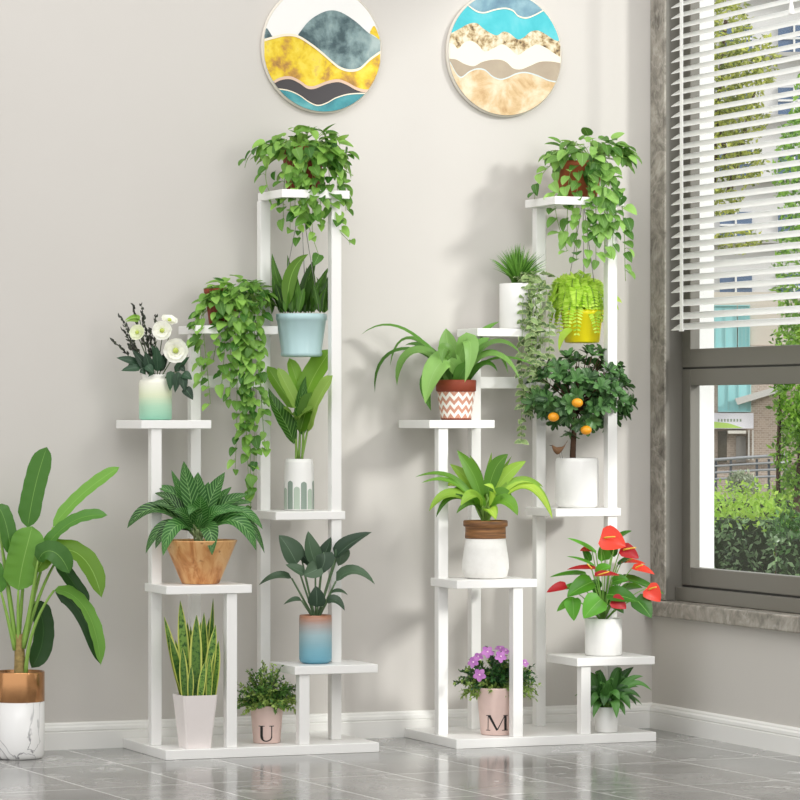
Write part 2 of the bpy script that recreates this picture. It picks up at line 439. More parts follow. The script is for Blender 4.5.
# --- pothos: a mound of heart leaves with strands hanging over the pot
def pothos(P, crown, nleaf, strands, mat, size=12, avoid=None):
    cx, cy, cd, rx, ry, rd = crown
    lv, st = MB(), MB()
    def heart(base, out, sz):
        out = out.normalized()
        tipdir = (out * rnd(.3, .9) + Vector((rnd(-.5, .5), rnd(-.4, .4), -rnd(.3, 1.1)))).normalized()
        Nn = out * .9 + Vector((rnd(-.35, .35), rnd(-.6, .1), .75))
        L = sz * P.s * rnd(.75, 1.2)
        mid = base + tipdir * L * .5 + Nn.normalized() * L * .12
        leaf(lv, [base, mid, base + tipdir * L], L * rnd(.66, .84), 'heart', Nn, fold=rnd(.1, .45), n=6, cols=2)
    for i in range(nleaf):
        v = sph(); v.z = abs(v.z) if random.random() < .8 else v.z
        k = rnd(.62, 1.0) ** .6
        p = P.A(cx, cy, cd) + Vector((v.x * rx * k, v.y * rd * k, v.z * ry * k)) * P.s
        c = P.A(cx, cy - 2, cd)
        heart(p, v + Vector((0, -.25, .1)), size)
        if i % 3 == 0: st.tube(bez([c, c.lerp(p, .5) + Vector((0, 0, 5 * P.s)), p], 5), .45 * P.s, .3 * P.s, 5)
    for pts, sp in strands:
        q = bez([P.A(*a) for a in pts], 26)
        st.tube(q, .5 * P.s, .3 * P.s, 5)
        L = 0; nxt = 6 * P.s
        for a, b in zip(q, q[1:]):
            L += (b - a).length
            if L > nxt:
                nxt += sp * P.s * rnd(.7, 1.3)
                ax = P.A(cx, cy, cd); o = Vector((b.x - ax.x, b.y - ax.y - 12 * P.s, 0)) + Vector((rnd(-1, 1), rnd(-1, .2), 0)) * 22 * P.s
                side = o.normalized(); pb = b + side * rnd(1.5, 4.5) * P.s + Vector((0, 0, rnd(-1, 2) * P.s))
                st.tube([b, b.lerp(pb, .5) + Vector((0, 0, 1 * P.s)), pb], .3 * P.s, .25 * P.s, 4)
                heart(pb, side, size * rnd(.8, 1.05))
    P.done(lv, 'foliage', mat); P.done(st, 'vines', M['stem'])

M['pothos'] = leafmat('pothos_leaf', '#438a26', '#9dcc60', rib='#9fcf70', ribw=.02, trans=.28)
M['pothos_pale'] = leafmat('pothos_leaf_pale', '#4f9030', '#a2d06c', rib='#b5df90', ribw=.02, trans=.28)

P = Plant('trailing_pothos', 303, -.15, .4138 + 1, 'trailing pothos in a terracotta pot on top of the left stand', group='trailing pothos plants', seed=11)
P.pot([(15, 1), (16, 2), (21, 38), (22.5, 39), (23, 44)], M['terra_dark'])
S = []
for ex, ey, d, sx in ((284, 222, 22, 290), (291, 232, 28, 296), (300, 240, 30, 302), (306, 226, 33, 308), (313, 234, 30, 314), (321, 226, 28, 322), (330, 218, 24, 328), (338, 226, 20, 334), (346, 212, 14, 338), (296, 215, 34, 299), (316, 215, 34, 316)):
    S.append((((sx * .5 + 151, 146, 0), (sx, 138, d * .7), (ex + 1, 165, d + 3), (ex, 195, d + 2), (ex, ey, d)), 8.5))
S.append((((303, 146, 0), (278, 140, 10), (262, 150, 16), (260, 185, 16), (268, 200, 16), (286, 206, 18)), 12))
S.append((((303, 146, 0), (270, 138, 4), (248, 148, 4), (245, 168, 4)), 9))
S.append((((303, 150, 0), (350, 160, 12), (352, 200, 18), (322, 240, 20), (340, 232, 20), (352, 240, 20), (350, 246, 20)), 16))
S.append((((303, 150, 0), (290, 190, 30), (310, 225, 30), (321, 262, 26)), 16))
pothos(P, (306, 158, 2, 46, 31, 36), 135, S, M['pothos'], 14.5)

P = Plant('trailing_pothos', 222, -.095, 1.0718, 'long-stranded trailing pothos on the left stand shelf beside the white flower vase', group='trailing pothos plants', seed=12)
P.pot([(12, 1), (13, 2), (17, 32), (18, 33), (18.5, 37)], M['terra_dark'])
S = []
for ex, ey, d, sx in ((240, 470, 30, 236), (247, 490, 32, 240), (252, 505, 34, 246), (258, 488, 33, 250), (262, 450, 30, 254), (244, 430, 34, 238), (255, 420, 36, 246), (232, 400, 30, 230), (226, 385, 28, 226), (249, 455, 36, 244), (262, 410, 30, 256), (239, 360, 36, 234), (250, 350, 38, 244), (218, 362, 26, 220)):
    S.append((((222, 292, 0), (sx - 4, 278, d * .6), (sx + 4, 310, d + 3), (ex, (ey + 330) / 2, d + 2), (ex + rnd(-4, 4), ey, d)), 8))
for ex, ey in ((205, 388), (212, 404), (198, 350)):
    S.append((((222, 292, 0), (205, 288, 22), (199, 320, 30), (ex - 4, 345, 32), (ex, ey, 30)), 8))
pothos(P, (239, 304, 4, 36, 27, 34), 130, S, M['pothos'], 13)

P = Plant('trailing_pothos', 578, -.15, 1.4138, 'trailing pothos in a terracotta pot on top of the right stand', group='trailing pothos plants', seed=13)
P.pot([(18, 1), (19, 2), (24.5, 31), (26, 32), (26.5, 37)], M['terra'])
S = []
for ex, ey, d, sx in ((566, 240, 27, 566), (575, 262, 30, 576), (586, 268, 32, 588), (594, 262, 33, 594), (603, 262, 32, 602), (611, 252, 29, 608), (598, 238, 34, 598), (588, 230, 34, 590), (606, 232, 32, 604), (614, 225, 26, 612)):
    S.append((((590, 158, 0), (sx, 150, d * .7), (ex, 180, d + 3), (ex, 215, d + 2), (ex, ey, d)), 8.8))
S.append((((590, 160, 0), (618, 158, 22), (626, 210, 24), (622, 250, 24), (624, 282, 24)), 9))
S.append((((570, 160, 0), (556, 160, 22), (545, 190, 26), (555, 225, 28), (566, 252, 28)), 9))
S.append((((570, 160, 0), (546, 160, 12), (536, 180, 14), (534, 200, 14)), 9))
pothos(P, (590, 160, 2, 44, 25, 36), 118, S, M['pothos_pale'], 14.2)

# --- hanging planters
def hang(P, rim, r, hookpx, hooky):
    mb = MB(); top = P.A(hookpx, hooky, 0)
    for a in (200, 320, 80):
        e = Vector((r * P.s * math.cos(math.radians(a)), r * P.s * math.sin(math.radians(a)), (P.by - rim) * P.s))
        mb.tube([top, e], .0011, seg=6)
    mb.ball(top, .0035); P.done(mb, 'hanger', M['wire'])

P = Plant('hanging_planter', 301.5, -.16, .993, 'pale blue bucket with dark strappy leaves hanging from the left stand top shelf', seed=14)
t = NT('pale_blue_enamel'); xyz = t.sep(t.coord()); ang = t.math('ARCTAN2', xyz[1], xyz[0])
bump = t.math('SINE', t.math('MULTIPLY', ang, 14)); M['bluepot'] = t.bsdf('#b6d4d6', .35, 0, .5, bump=bump, bstr=.12, bdist=.003)
P.pot([(19.5, .5), (20.5, 1.5), (20.8, 4), (20.2, 5), (24.6, 36), (25.8, 37), (25.8, 42.5), (25.2, 43)], M['bluepot'])
hang(P, 312, 23.5, 301, 191 + 9)
lv = MB()
for pts, w, mi in ((((290, 310, 4), (276, 285, 2), (272, 253, 0)), 11, 0), (((288, 308, 14), (287, 266, 16), (309, 255, 20)), 15, 1), (((303, 308, 8), (306, 280, 6), (317, 257, 4)), 13, 0),
                   (((310, 310, 4), (314, 292, 6), (324, 274, 8)), 9, 0), (((316, 310, 0), (318, 280, -6), (330, 266, -6)), 7, 0), (((319, 312, 6), (324, 300, 10), (328, 282, 10)), 10, 1),
                   (((294, 310, -8), (290, 280, -12), (287, 254, -14)), 8, 0), (((322, 312, 2), (328, 306, 8), (329, 290, 14)), 9, 2), (((282, 310, 4), (276, 290, 8), (273, 274, 10)), 10, 0), (((284, 311, 10), (279, 292, 16), (276, 284, 18)), 9, 0)):
    P.leaf(lv, pts, w, 'lance', N=(rnd(-.3, .3), .3, 1), fold=.35, n=10, mi=mi)
for i in range(46):
    b = rnd(279, 326); d = rnd(-14, 16)
    P.leaf(lv, ((b, 313, d), (b + rnd(-3, 3), 297, d), (b + rnd(-9, 9), rnd(266, 290), d + rnd(-4, 6))), rnd(6, 10), 'lance', N=(rnd(-.6, .6), .3, 1), fold=.35, n=8, mi=0)
P.done(lv, 'foliage', [leafmat('strap_leaf_dark', '#2f5a14', '#55852a', rib='#6d9a3a', trans=.22), leafmat('strap_leaf_mid', '#5d8f2a', '#7fae3c', rib='#8fbc50', trans=.25), leafmat('strap_leaf_lime', '#a3c83a', '#b4d454', trans=.3)])

P = Plant('hanging_planter', 582, -.16, 1.0345, 'bright yellow bucket with a lime fern hanging from the right stand top shelf', seed=15)
M['yellow'] = plain('yellow_enamel', '#fdea1e', .35, var=.03)
P.pot([(16.5, .5), (17.5, 1.5), (20.5, 28), (21.5, 28.6), (21.8, 33)], M['yellow'])
hang(P, 312, 20, 583, 200)
lv, st = MB(), MB()
for i in range(62):
    a = rnd(0, 2 * math.pi); R_ = rnd(12, 34) if math.cos(a) < .2 else rnd(12, 29); up = rnd(278, 308) + (R_ - 14) * .35; dr = (rnd(8, 34) if math.sin(a) > .3 else rnd(-4, 20)) * R_ / 30
    ex = 578 + R_ * math.cos(a); d = R_ * math.sin(a)
    q = [P.A(578 + 5 * math.cos(a), 311, 5 * math.sin(a)), P.A(578 + .5 * R_ * math.cos(a), up - 16, .5 * d), P.A(578 + .85 * R_ * math.cos(a), up - 8, .85 * d), P.A(ex, up + dr, d)]
    c = bez(q, 22); st.tube(c, .35 * P.s, .15 * P.s, 4)
    for j in range(3, 23):
        T = (c[j] - c[j - 1]).normalized(); Nn = Vector((rnd(-.1, .1), -.5, .9)) + Vector((math.cos(a), -math.sin(a), 0)) * .3
        W = T.cross(Nn).normalized(); L = 6.6 * P.s * math.sin(math.pi * (j + 4) / 29) + 1 * P.s
        for sg in (-1, 1):
            tip = c[j] + (W * sg + T * .55) * L
            leaf(lv, [c[j], c[j].lerp(tip, .5), tip], 3.3 * P.s, 'lance', Nn, fold=.1, n=3, cols=1)
for pts in (((604, 300, 0), (613, 294, 2), (622, 303, 2)), ((604, 304, -2), (612, 298, -4), (619, 310, -4)), ((572, 330, 16), (560, 330, 20), (558, 352, 20))):
    P.leaf(lv, pts, 8, 'lance', N=(-.2, .5, 1), fold=.2)
P.done(lv, 'foliage', leafmat('fern_lime', '#a2cc34', '#d2ec70', trans=.35, dark=1)); P.done(st, 'stems', M['stem'])

# --- vase of white lisianthus
P = Plant('flower_vase', 155.5, -.135, .832, 'pale green ombre ceramic vase holding white flowers and dark sprigs on the left stand', 'vase', seed=16)
k = P.s
P.pot([(15, .3), (16.4, 1.5), (16.7, 37), (16.2, 39.6), (13.6, 41), (13.0, 42.3), (13.9, 44.6), (13.6, 45.6)], gradmat('ombre_glaze', [(0, '#8cc6ae'), (.3, '#b2d8bc'), (.55, '#dfe6c6'), (.8, '#efeedd'), (1, '#f1f0ea')], 0, 46 * k), 'vase', soil=False)
lv, st, tw = MB(), MB(), MB()
def sprig(tip, base=(155, 385, 0), bend=(0, 0, 0)):
    q = [P.A(*base), P.A((base[0] * 1.1 + tip[0] * .9) / 2 + bend[0], (base[1] + tip[1]) / 2, tip[2] * .6), P.A(*tip)]
    c = bez(q, 22); tw.tube(c, .5 * k, .3 * k, 5, 0)
    for j in range(11, 23):
        for m in range(2):
            o = sph() * 1.1 * k
            dd = (c[j] - c[j - 1]).normalized() + sph() * .5
            leaf(tw, [c[j], c[j] + dd * 2.2 * k + o, c[j] + dd * 4.4 * k + o * .6], 3.2 * k, 'ovate', sph(), fold=.6, n=4, cols=1, mi=1)
for tip in ((133, 306, 4), (141, 306, -4), (121, 318, 2), (115, 342, 6), (155, 317, -6), (124, 332, -2), (150, 330, -2), (136, 348, 8), (129, 345, 2), (147, 338, 6)): sprig(tip)
P.done(tw, 'sprigs', [M['stem_dark'], leafmat('sprig_bud', '#34402f', '#4b4a44', trans=.05)])
def roundleaf(c, tip, w, d): P.leaf(lv, ((c[0], c[1], d), ((c[0] + tip[0]) / 2, (c[1] + tip[1]) / 2 - 2, d + 3), (tip[0], tip[1], d + 2)), w, 'ovate', N=(rnd(-.4, .4), .5, 1), fold=.2, n=7)
for c, tip, w, d in (((140, 364), (117, 358), 9, 6), ((142, 368), (122, 371), 9, 9), ((150, 372), (133, 350), 10, 8), ((152, 374), (146, 352), 11, 10), ((150, 374), (154, 375), 10, 14), ((147, 366), (155, 374), 9, 15), ((158, 372), (157, 346), 11, 4), ((160, 372), (168, 350), 10, -2),
                     ((163, 370), (152, 345), 10, 2), ((175, 372), (190, 357), 8, 6), ((172, 371), (171, 391), 10, 14), ((180, 372), (176, 393), 9, 15), ((183, 374), (193, 380), 10, 14), ((183, 376), (186, 392), 10, 16), ((185, 388), (194, 400), 11, 15), ((180, 367), (186, 372), 8, 12), ((147, 372), (141, 373), 8, 15), ((144, 362), (128, 366), 9, 4)):
    roundleaf(c, tip, w, d)
P.done(lv, 'foliage', leafmat('dark_flower_leaf', '#1f3a26', '#2f5236', rib='#4a6a4c', trans=.12))
for pts in (((155, 385, 2), (145, 350, 4), (139, 338, 8)), ((156, 385, 0), (160, 350, 2), (163, 336, 6)), ((157, 385, 2), (168, 365, 6), (176, 355, 10)), ((156, 385, -4), (168, 345, -6), (170, 326, -2)), ((160, 385, 6), (176, 362, 12), (186, 380, 14)), ((152, 385, 0), (144, 340, 0), (140, 320, 2))):
    P.tube(st, pts, .7, .5)
P.done(st, 'stems', M['stem_dark'])
M['petal'] = leafmat('white_petal', '#f4f4ea', '#fbfbf4', trans=.3, rough=.6, dark=1); M['pcentre'] = plain('flower_centre', '#b9c95a', .6)
M['petal_g'] = leafmat('cream_petal', '#e9efcf', '#f3f5e0', trans=.3, rough=.6, dark=1)
def flower(c, r, face, mat, name='flower'):
    mb = MB(); C_ = P.A(*c); fz = Vector((face[0], -face[2], face[1])).normalized()
    ax = fz.cross(Vector((0, 0, 1))).normalized(); ay = fz.cross(ax)
    for whorl, (n, rr, lift) in enumerate(((6, 1.0, .25), (5, .72, .5), (4, .45, .6))):
        for i in range(n):
            a = 2 * math.pi * (i + whorl * .5) / n + rnd(-.1, .1); dv = ax * math.cos(a) + ay * math.sin(a); L = r * k * rr
            leaf(mb, [C_ - fz * .25 * L, C_ + dv * L * .65 + fz * L * (.1 * whorl), C_ + dv * L * 1.0 + fz * L * lift], L * 1.3, 'round', fz - dv * .4, fold=.25, n=6, cols=2, wave=.05)
    f = P.done(mb, name, mat)
    mb = MB(); mb.ball(C_ + fz * r * k * .18, r * k * .22, mi=0, seg=10, rings=6); mb.build('flower_centre', M['pcentre'], f)
flower((138.5, 333, 12), 8.5, (-.35, .25, 1), M['petal_g']); flower((163, 331, 10), 10.5, (-.1, .15, 1), M['petal']); flower((176.5, 351, 16), 13, (.15, .0, 1), M['petal'])
flower((169, 321, -2), 9, (.3, .9, .6), M['petal'])
mb = MB(); P.leaf(mb, ((140, 320, 2), (135, 316, 5), (125, 321, 6)), 7, 'ovate', N=(0, .6, 1), fold=.9); P.leaf(mb, ((140, 320, 3), (135, 317, 8), (126, 322, 8)), 6, 'ovate', N=(0, -.6, 1), fold=.9)
P.done(mb, 'flower_bud', leafmat('green_bud', '#86b548', '#9cc65c', trans=.3, dark=1))

# --- striped vase with tall paddle leaves
P = Plant('paddle_leaf_plant', 299, -.15, .602, 'upright paddle-leaved plant in a white vase with grey-green vertical stripes', seed=17)
k = P.s
o = P.pot([(14.2, .3), (15, 1.2), (15, 20), (14.6, 40), (14, 48), (13.2, 51.6)], M['ceramic'], 'vase')
# painted stripes, rounded at the top, as glaze laid on the vase
mb = MB()
def wrap(mb, ang, w, z0, z1, rfun, mi=0, off=.0004, rows=10):
    """vertical stripe with a rounded head on a round vase; ang 0 faces the viewer"""
    n = 7; prev = None
    for i in range(rows + 1):
        z = z0 + (z1 - z0) * i / rows; row = []
        zz = z1 - z; ww = w if zz > w else math.sqrt(max(0, w * w - (w - zz) ** 2))
        for j in range(n):
            u = -1 + 2 * j / (n - 1); r = rfun(z) + off; a = ang + u * ww / r
            row.append(mb.vert((r * math.sin(a), -r * math.cos(a), z)))
        if prev:
            for j in range(n - 1): mb.face((prev[j], prev[j + 1], row[j + 1], row[j]), mi)
        prev = row
def rf(z): return (15 - .4 * max(0, (z / k - 20)) / 20) * k
for i, (top, mi) in enumerate(((29, 0), (23, 1), (30, 0), (24, 1), (29, 0), (22, 1), (30, 0), (25, 1), (28, 0), (24, 1), (30, 0), (23, 1), (28, 0))):
    wrap(mb, (i - 3) * .483 - .12, 3.1 * k, 1.4 * k, top * k, rf, mi, rows=24)
P.done(mb, 'glaze_stripes', [plain('grey_green_glaze', '#8c9c90', .4), plain('sage_glaze', '#b3c2b2', .4)])
lv, st = MB(), MB()
for pts, w, mi, N in ((((304, 408, 2), (306, 385, 6), (318, 370, 4), (331, 349, -4)), 25, 0, (-.5, .2, 1)), (((301, 402, -4), (299, 385, -2), (289, 358, -2)), 15, 0, (.4, .3, 1)), (((298, 408, 6), (292, 395, 12), (278, 368, 14)), 14, 1, (.5, .4, 1)),
                      (((296, 408, -6), (284, 395, -8), (267, 366, -8)), 17, 0, (.3, .5, 1)), (((308, 432, 2), (314, 405, 16), (322, 392, 40), (334, 376, 50)), 17, 1, (-.4, .5, 1)), (((294, 444, 4), (288, 420, 12), (274, 410, 16), (269, 388, 14)), 20, 2, (.6, .3, 1)),
                      (((300, 432, 6), (305, 415, 10), (312, 392, 10)), 18, 0, (-.5, .1, 1)), (((303, 436, 2), (298, 405, 8), (306, 376, 6)), 15, 2, (.2, .2, 1)), (((299, 420, 10), (302, 413, 18), (314, 408, 20)), 12, 1, (0, 1, .5)), (((297, 420, 10), (293, 414, 18), (284, 408, 22)), 12, 1, (0, 1, .5))):
    P.leaf(lv, pts, w, 'paddle' if mi != 2 else 'lance', N=N, fold=.35, n=12, wave=.02, mi=mi)
for pts in (((296, 462, 2), (297, 435, 2), (294, 412, 6)), ((299, 462, 0), (300, 430, 2), (301, 402, -4)), ((302, 462, 2), (304, 430, 4), (304, 405, 2)), ((301, 462, 3), (306, 440, 6), (308, 428, 2)), ((298, 462, -2), (296, 440, 4), (294, 436, 4))): P.tube(st, pts, 1.5, 1.1)
P.done(lv, 'foliage', [leafmat('paddle_leaf', '#6fa82c', '#8cc043', rib='#b3d673', ribw=.02, trans=.35), leafmat('paddle_leaf_pale', '#94c04c', '#a8ce66', rib='#c4e090', ribw=.02, trans=.35), leafmat('paddle_leaf_deep', '#3f7a20', '#538f2c', rib='#9cc873', ribw=.02, trans=.3, style='veins', tint='#6fa24a')]); P.done(st, 'stems', M['stem'])

# --- wooden tapered pot with dieffenbachia
P = Plant('potted_dieffenbachia', 200.5, -.275, .4262, 'dieffenbachia with veined dark leaves in a tapered wooden pot on the left stand', seed=18)
k = P.s
t = NT('oiled_wood'); v = t.coord(scale=(9, 9, 1.4)); n = t.noise(v, 3, 5, .6, 1.2); n2 = t.noise(t.coord(), 28, 2)
c = t.ramp(n, [(.28, '#9c5f2f'), (.42, '#c98a50'), (.55, '#dcaa70'), (.75, '#e6bd87')]); c = t.mix(t.math('MULTIPLY', t.math('SUBTRACT', n2, .66), 14, True), c, '#8a4a22')
M['wood'] = t.bsdf(c, .4)
P.pot([(18, .3), (19, 1), (36.5, 42.5), (36.8, 43.2), (36.3, 43.8)], M['wood'])
lv, st = MB(), MB()
b0 = (199, 538, 0)
LST = [((184, 461), (187, 490), 14, 4, 0), ((171, 470), (180, 495), 8, -6, 0), ((198, 472), (197, 495), 15, 0, 0), ((225, 472), (212, 495), 14, 2, 0), ((156, 486), (178, 492), 11, -4, 0), ((155, 493), (172, 497), 9, 4, 0), ((152, 503), (172, 502), 9, 8, 0),
       ((128, 528), (150, 496), 13, 10, 1), ((147, 553), (160, 515), 10, 16, 1), ((157, 548), (166, 520), 11, 20, 1), ((165, 555), (172, 515), 14, 28, 1), ((248, 494), (225, 500), 11, 2, 0), ((252, 503), (225, 500), 9, -6, 0), ((245, 511), (220, 505), 9, 8, 0),
       ((263, 529), (243, 500), 11, 8, 1), ((257, 550), (244, 508), 14, 18, 1), ((265, 553), (250, 505), 9, 10, 1), ((214, 554), (214, 520), 15, 32, 1), ((231, 487), (218, 500), 9, -10, 0), ((191, 514), (198, 500), 12, 34, 1), ((193, 480), (195, 500), 13, -12, 0), ((208, 482), (204, 500), 12, -10, 0), ((175, 510), (186, 512), 10, 18, 0), ((228, 512), (214, 508), 11, 16, 0), ((202, 495), (201, 508), 14, 16, 0)]
for tip, mid, w, d, arch in LST:
    s0 = (199 + (mid[0] - 199) * .22, 533 - (538 - mid[1]) * .1, d * .3)
    P.tube(st, (b0, (199 + (s0[0] - 199) * .6, 536, d * .2), s0), 1.3, 1.0, 4)
    P.leaf(lv, (s0, (mid[0] * .75 + s0[0] * .25, mid[1] - 1, d * .7), ((mid[0] + tip[0]) / 2, (mid[1] * 1.15 + tip[1] * .85) / 2, d), (tip[0], tip[1], d * 1.1)), w * 1.28, 'lance', N=(-(tip[0] - 199) / 160, .55 if not arch else .9, 1 if not arch else .75), fold=.3, n=12, mi=0)
for i in range(9): P.tube(st, ((199 + rnd(-5, 5), 545, rnd(-4, 6)), (199 + rnd(-6, 6), 535, rnd(0, 8)), (199 + rnd(-9, 9), 518, rnd(0, 10))), 1.2, .9, 4)
P.done(lv, 'foliage', leafmat('dieffenbachia_leaf', '#1f4d18', '#356f2a', rib='#8fbc70', ribw=.025, trans=.15, style='veins', tint='#86b96a', rough=.4)); P.done(st, 'stems', plain('pale_stem', '#9fb07a', .5))

# --- blue ombre pot with dark leaves
P = Plant('dark_leaf_plant', 315.5, -.27, .2202, 'dark green long-stalked plant in a blue pot with terracotta rim', seed=19)
k = P.s
P.pot([(13, .3), (15.5, 2), (16.4, 5), (16.4, 44), (16, 48), (15.3, 48.4)], gradmat('blue_ombre_glaze', [(0, '#5f9cb2'), (.3, '#7fb0bf'), (.6, '#a2bcc2'), (.8, '#aea5a2'), (.93, '#b58872'), (1, '#a87458')], 0, 48 * k, .4, .15))
lv, st = MB(), MB(); b0 = (316, 622, 0)
for base, tip, mid, w, d, N in (((297, 564), (279, 535), (289, 546), 21, 4, (.5, .4, 1)), ((315, 563), (308, 531), (309, 548), 16, -4, (.6, .1, 1)), ((322, 560), (331, 537), (328, 548), 12, -6, (-.6, .2, 1)), ((335, 558), (372, 532), (348, 542), 19, 2, (-.1, .9, .6)),
                                ((305, 574), (286, 564), (296, 568), 11, 12, (.2, .8, .8)), ((322, 566), (304, 574), (312, 572), 15, 14, (.1, .4, 1)), ((324, 552), (318, 575), (328, 560), 16, 12, (.2, .3, 1)), ((292, 578), (259, 585), (276, 571), 10, 8, (-.1, 1, .7)), ((336, 581), (375, 584), (354, 560), 14, 6, (.1, 1, .7)),
                                ((302, 600), (284, 604), (294, 597), 7, 12, (0, 1, .6)), ((327, 602), (345, 610), (337, 594), 10, 12, (.1, .9, .8)), ((331, 593), (348, 595), (340, 588), 6, 4, (0, 1, .6)), ((317, 606), (316, 585), (318, 595), 15, 16, (0, .1, 1)), ((340, 548), (338, 566), (343, 556), 14, -4, (.4, .2, 1)), ((300, 553), (310, 568), (306, 558), 10, -8, (.3, .3, 1))):
    P.tube(st, (b0, ((b0[0] * .5 + base[0] * .5), (b0[1] + base[1]) / 2, d * .4), (base[0], base[1], d)), 1.3, .9, 6)
    P.leaf(lv, ((base[0], base[1], d), (mid[0], mid[1], d + 4), (tip[0], tip[1], d + 2)), w * 1.25, 'ovate', N=N, fold=.35, n=9)
P.done(lv, 'foliage', leafmat('dusky_leaf', '#33503a', '#50694e', rib='#7c957a', ribw=.02, trans=.1, rough=.45)); P.done(st, 'stems', plain('dusky_stem', '#5f7a54', .5))

# --- snake plant in a square tapered pot
P = Plant('snake_plant', 195, -.312, .0242, 'snake plant with yellow-edged leaves in a square white pot on the left stand base', seed=20)
k = P.s
mb = MB(); c, s_ = math.cos(TH), math.sin(TH)
def sqring(w, h, ch):
    out = []
    for x, y in ((w - ch, -w), (w, -w + ch), (w, w - ch), (w - ch, w), (-w + ch, w), (-w, w - ch), (-w, -w + ch), (-w + ch, -w)):
        out.append(mb.vert(((x * c - y * s_) * k, (x * s_ + y * c) * k, h * k)))
    return out
rings = [sqring(13.0, 0, 1.5), sqring(18.2, 53, 2), sqring(16.8, 53, 1.8), sqring(16.6, 49, 1.8)]
for a, b in zip(rings, rings[1:]):
    for i in range(8): mb.face((a[i], a[(i + 1) % 8], b[(i + 1) % 8], b[i]), 0, False)
mb.face(rings[0][::-1], 0, False); mb.face(rings[-1], 1, False)
P.done(mb, 'pot', [plain('blush_white_ceramic', '#ebe3e0', .35, var=.03, vscale=18), M['soil']])
lv = MB()
for b, tip, w, d, tw_ in ((184, (164, 616), 8, 0, .6), (187, (180, 600), 9, -2, .1), (189, (187, 622), 7, -6, 0), (196, (197, 614), 10, 6, 0), (203, (204, 612), 8, 0, -.2), (207, (213, 598), 6, -4, -.5), (206, (216, 624), 9, 4, -.3), (212, (219, 640), 8, 6, -.2), (187, (170, 634), 9, 6, .6),
                          (186, (183, 646), 7, 10, .2), (193, (190, 626), 6, -10, 0), (186, (175, 640), 7, -6, .4), (209, (210, 655), 6, 10, -.3), (200, (206, 660), 6, 11, -.1), (191, (192, 664), 5, 12, 0), (201, (200, 622), 8, -10, 0), (199, (209, 618), 7, -8, -.3)):
    P.leaf(lv, ((b, 703, d), ((b * 1.3 + tip[0] * .7) / 2 - tw_ * 6, (703 + tip[1]) / 2, d + 2), (tip[0], tip[1], d)), w * 1.3, 'sword', N=(tw_ * 1.4, .1, 1), fold=.3, n=14)
P.done(lv, 'foliage', leafmat('snake_leaf', '#64953a', '#86ae4c', edge='#cdd36a', trans=.12, style='bands', tint='#2f5a24'))

# --- letter pots
def bushy(P, c, rx, ry, rd, n, mats, lens=(5, 7), cut=None, down=.15):
    """sprigs of tiny paired leaves radiating from the pot"""
    lv, st = MB(), MB(); k = P.s; cen = P.A(*c)
    for i in range(n):
        v = sph(); v.z = abs(v.z) * 1.1 - down; v.normalize()
        tip = cen + Vector((v.x * rx, v.y * rd, v.z * ry)) * k * rnd(.75, 1.02) + Vector((0, 0, -rnd(0, 4) * k))
        b = cen + Vector((v.x * 4, v.y * 4, -2)) * k
        q = bez([b, b.lerp(tip, .5) + Vector((0, 0, 6 * k)), tip], 10); st.tube(q, .45 * k, .25 * k, 4)
        mi = 0 if v.z > .3 and random.random() < .6 else (1 if random.random() < .7 else 0)
        for j in range(2, 11):
            T = (q[j] - q[j - 1]).normalized()
            for m in range(3):
                o = (sph() + T * .7).normalized(); L = rnd(*lens) * k * (1.1 - .05 * j)
                leaf(lv, [q[j], q[j] + o * L * .5, q[j] + o * L + Vector((0, 0, -.1 * L))], L * .45, 'ovate', sph() + Vector((0, -.6, .9)), fold=.2, n=3, cols=1, mi=mi)
    P.done(lv, 'foliage', mats); P.done(st, 'stems', M['stem_dark'])

def letter(P, strokes, r_of, z0, hgt, name):
    """serif capital laid on the round pot; strokes are quads in letter units, 1 = cap height, x centred"""
    mb = MB()
    for q in strokes:
        n = 8; g = [[None] * (n + 1) for _ in range(n + 1)]
        for i in range(n + 1):
            for j in range(n + 1):
                u, v = i / n, j / n
                x = (q[0][0] * (1 - u) + q[1][0] * u) * (1 - v) + (q[3][0] * (1 - u) + q[2][0] * u) * v
                y = (q[0][1] * (1 - u) + q[1][1] * u) * (1 - v) + (q[3][1] * (1 - u) + q[2][1] * u) * v
                z = z0 + y * hgt; r = r_of(z) + .0006; a = x * hgt / r
                g[i][j] = mb.vert((r * math.sin(a), -r * math.cos(a), z))
        for i in range(n):
            for j in range(n): mb.face((g[i][j], g[i + 1][j], g[i + 1][j + 1], g[i][j + 1]))
    P.done(mb, name, plain('black_print_' + name, '#1d1a19', .6))

M['pink'] = plain('blush_pink_clay', '#e3c8bf', .6, var=.05, vscale=50)
P = Plant('letter_pot_plant', 266.8, -.262, .0242, 'small bushy green plant in a pink pot with the letter U', group='pink letter pots', seed=21)
k = P.s
P.pot([(13, .3), (13.6, 1), (16.4, 36.5), (16.6, 37.2), (16, 37.6)], M['pink'])
U = [((-.52, 1), (-.1, 1), (-.1, .955), (-.52, .955)), ((.2, 1), (.52, 1), (.52, .955), (.2, .955)), ((-.40, .96), (-.22, .96), (-.22, .3), (-.40, .3)), ((.33, .96), (.39, .96), (.39, .3), (.33, .3))]
for i in range(10):
    a0, a1 = math.pi + math.pi * i / 10, math.pi + math.pi * (i + 1) / 10
    def ring(a):
        th = .06 + .12 * max(0, -math.cos(a)) ** 1.2 + .02
        ro = (.395 + .0, .33); return (ro[0] * math.cos(a), .30 + ro[1] * math.sin(a)), ((ro[0] - th) * math.cos(a), .30 + (ro[1] - .07) * math.sin(a))
    (p0, q0), (p1, q1) = ring(a0), ring(a1); U.append((p0, p1, q1, q0))
letter(P, U, lambda z: (13.6 + (z / k - 1) * (2.8 / 35.5)) * k, 2.5 * k, 15.5 * k, 'letter')
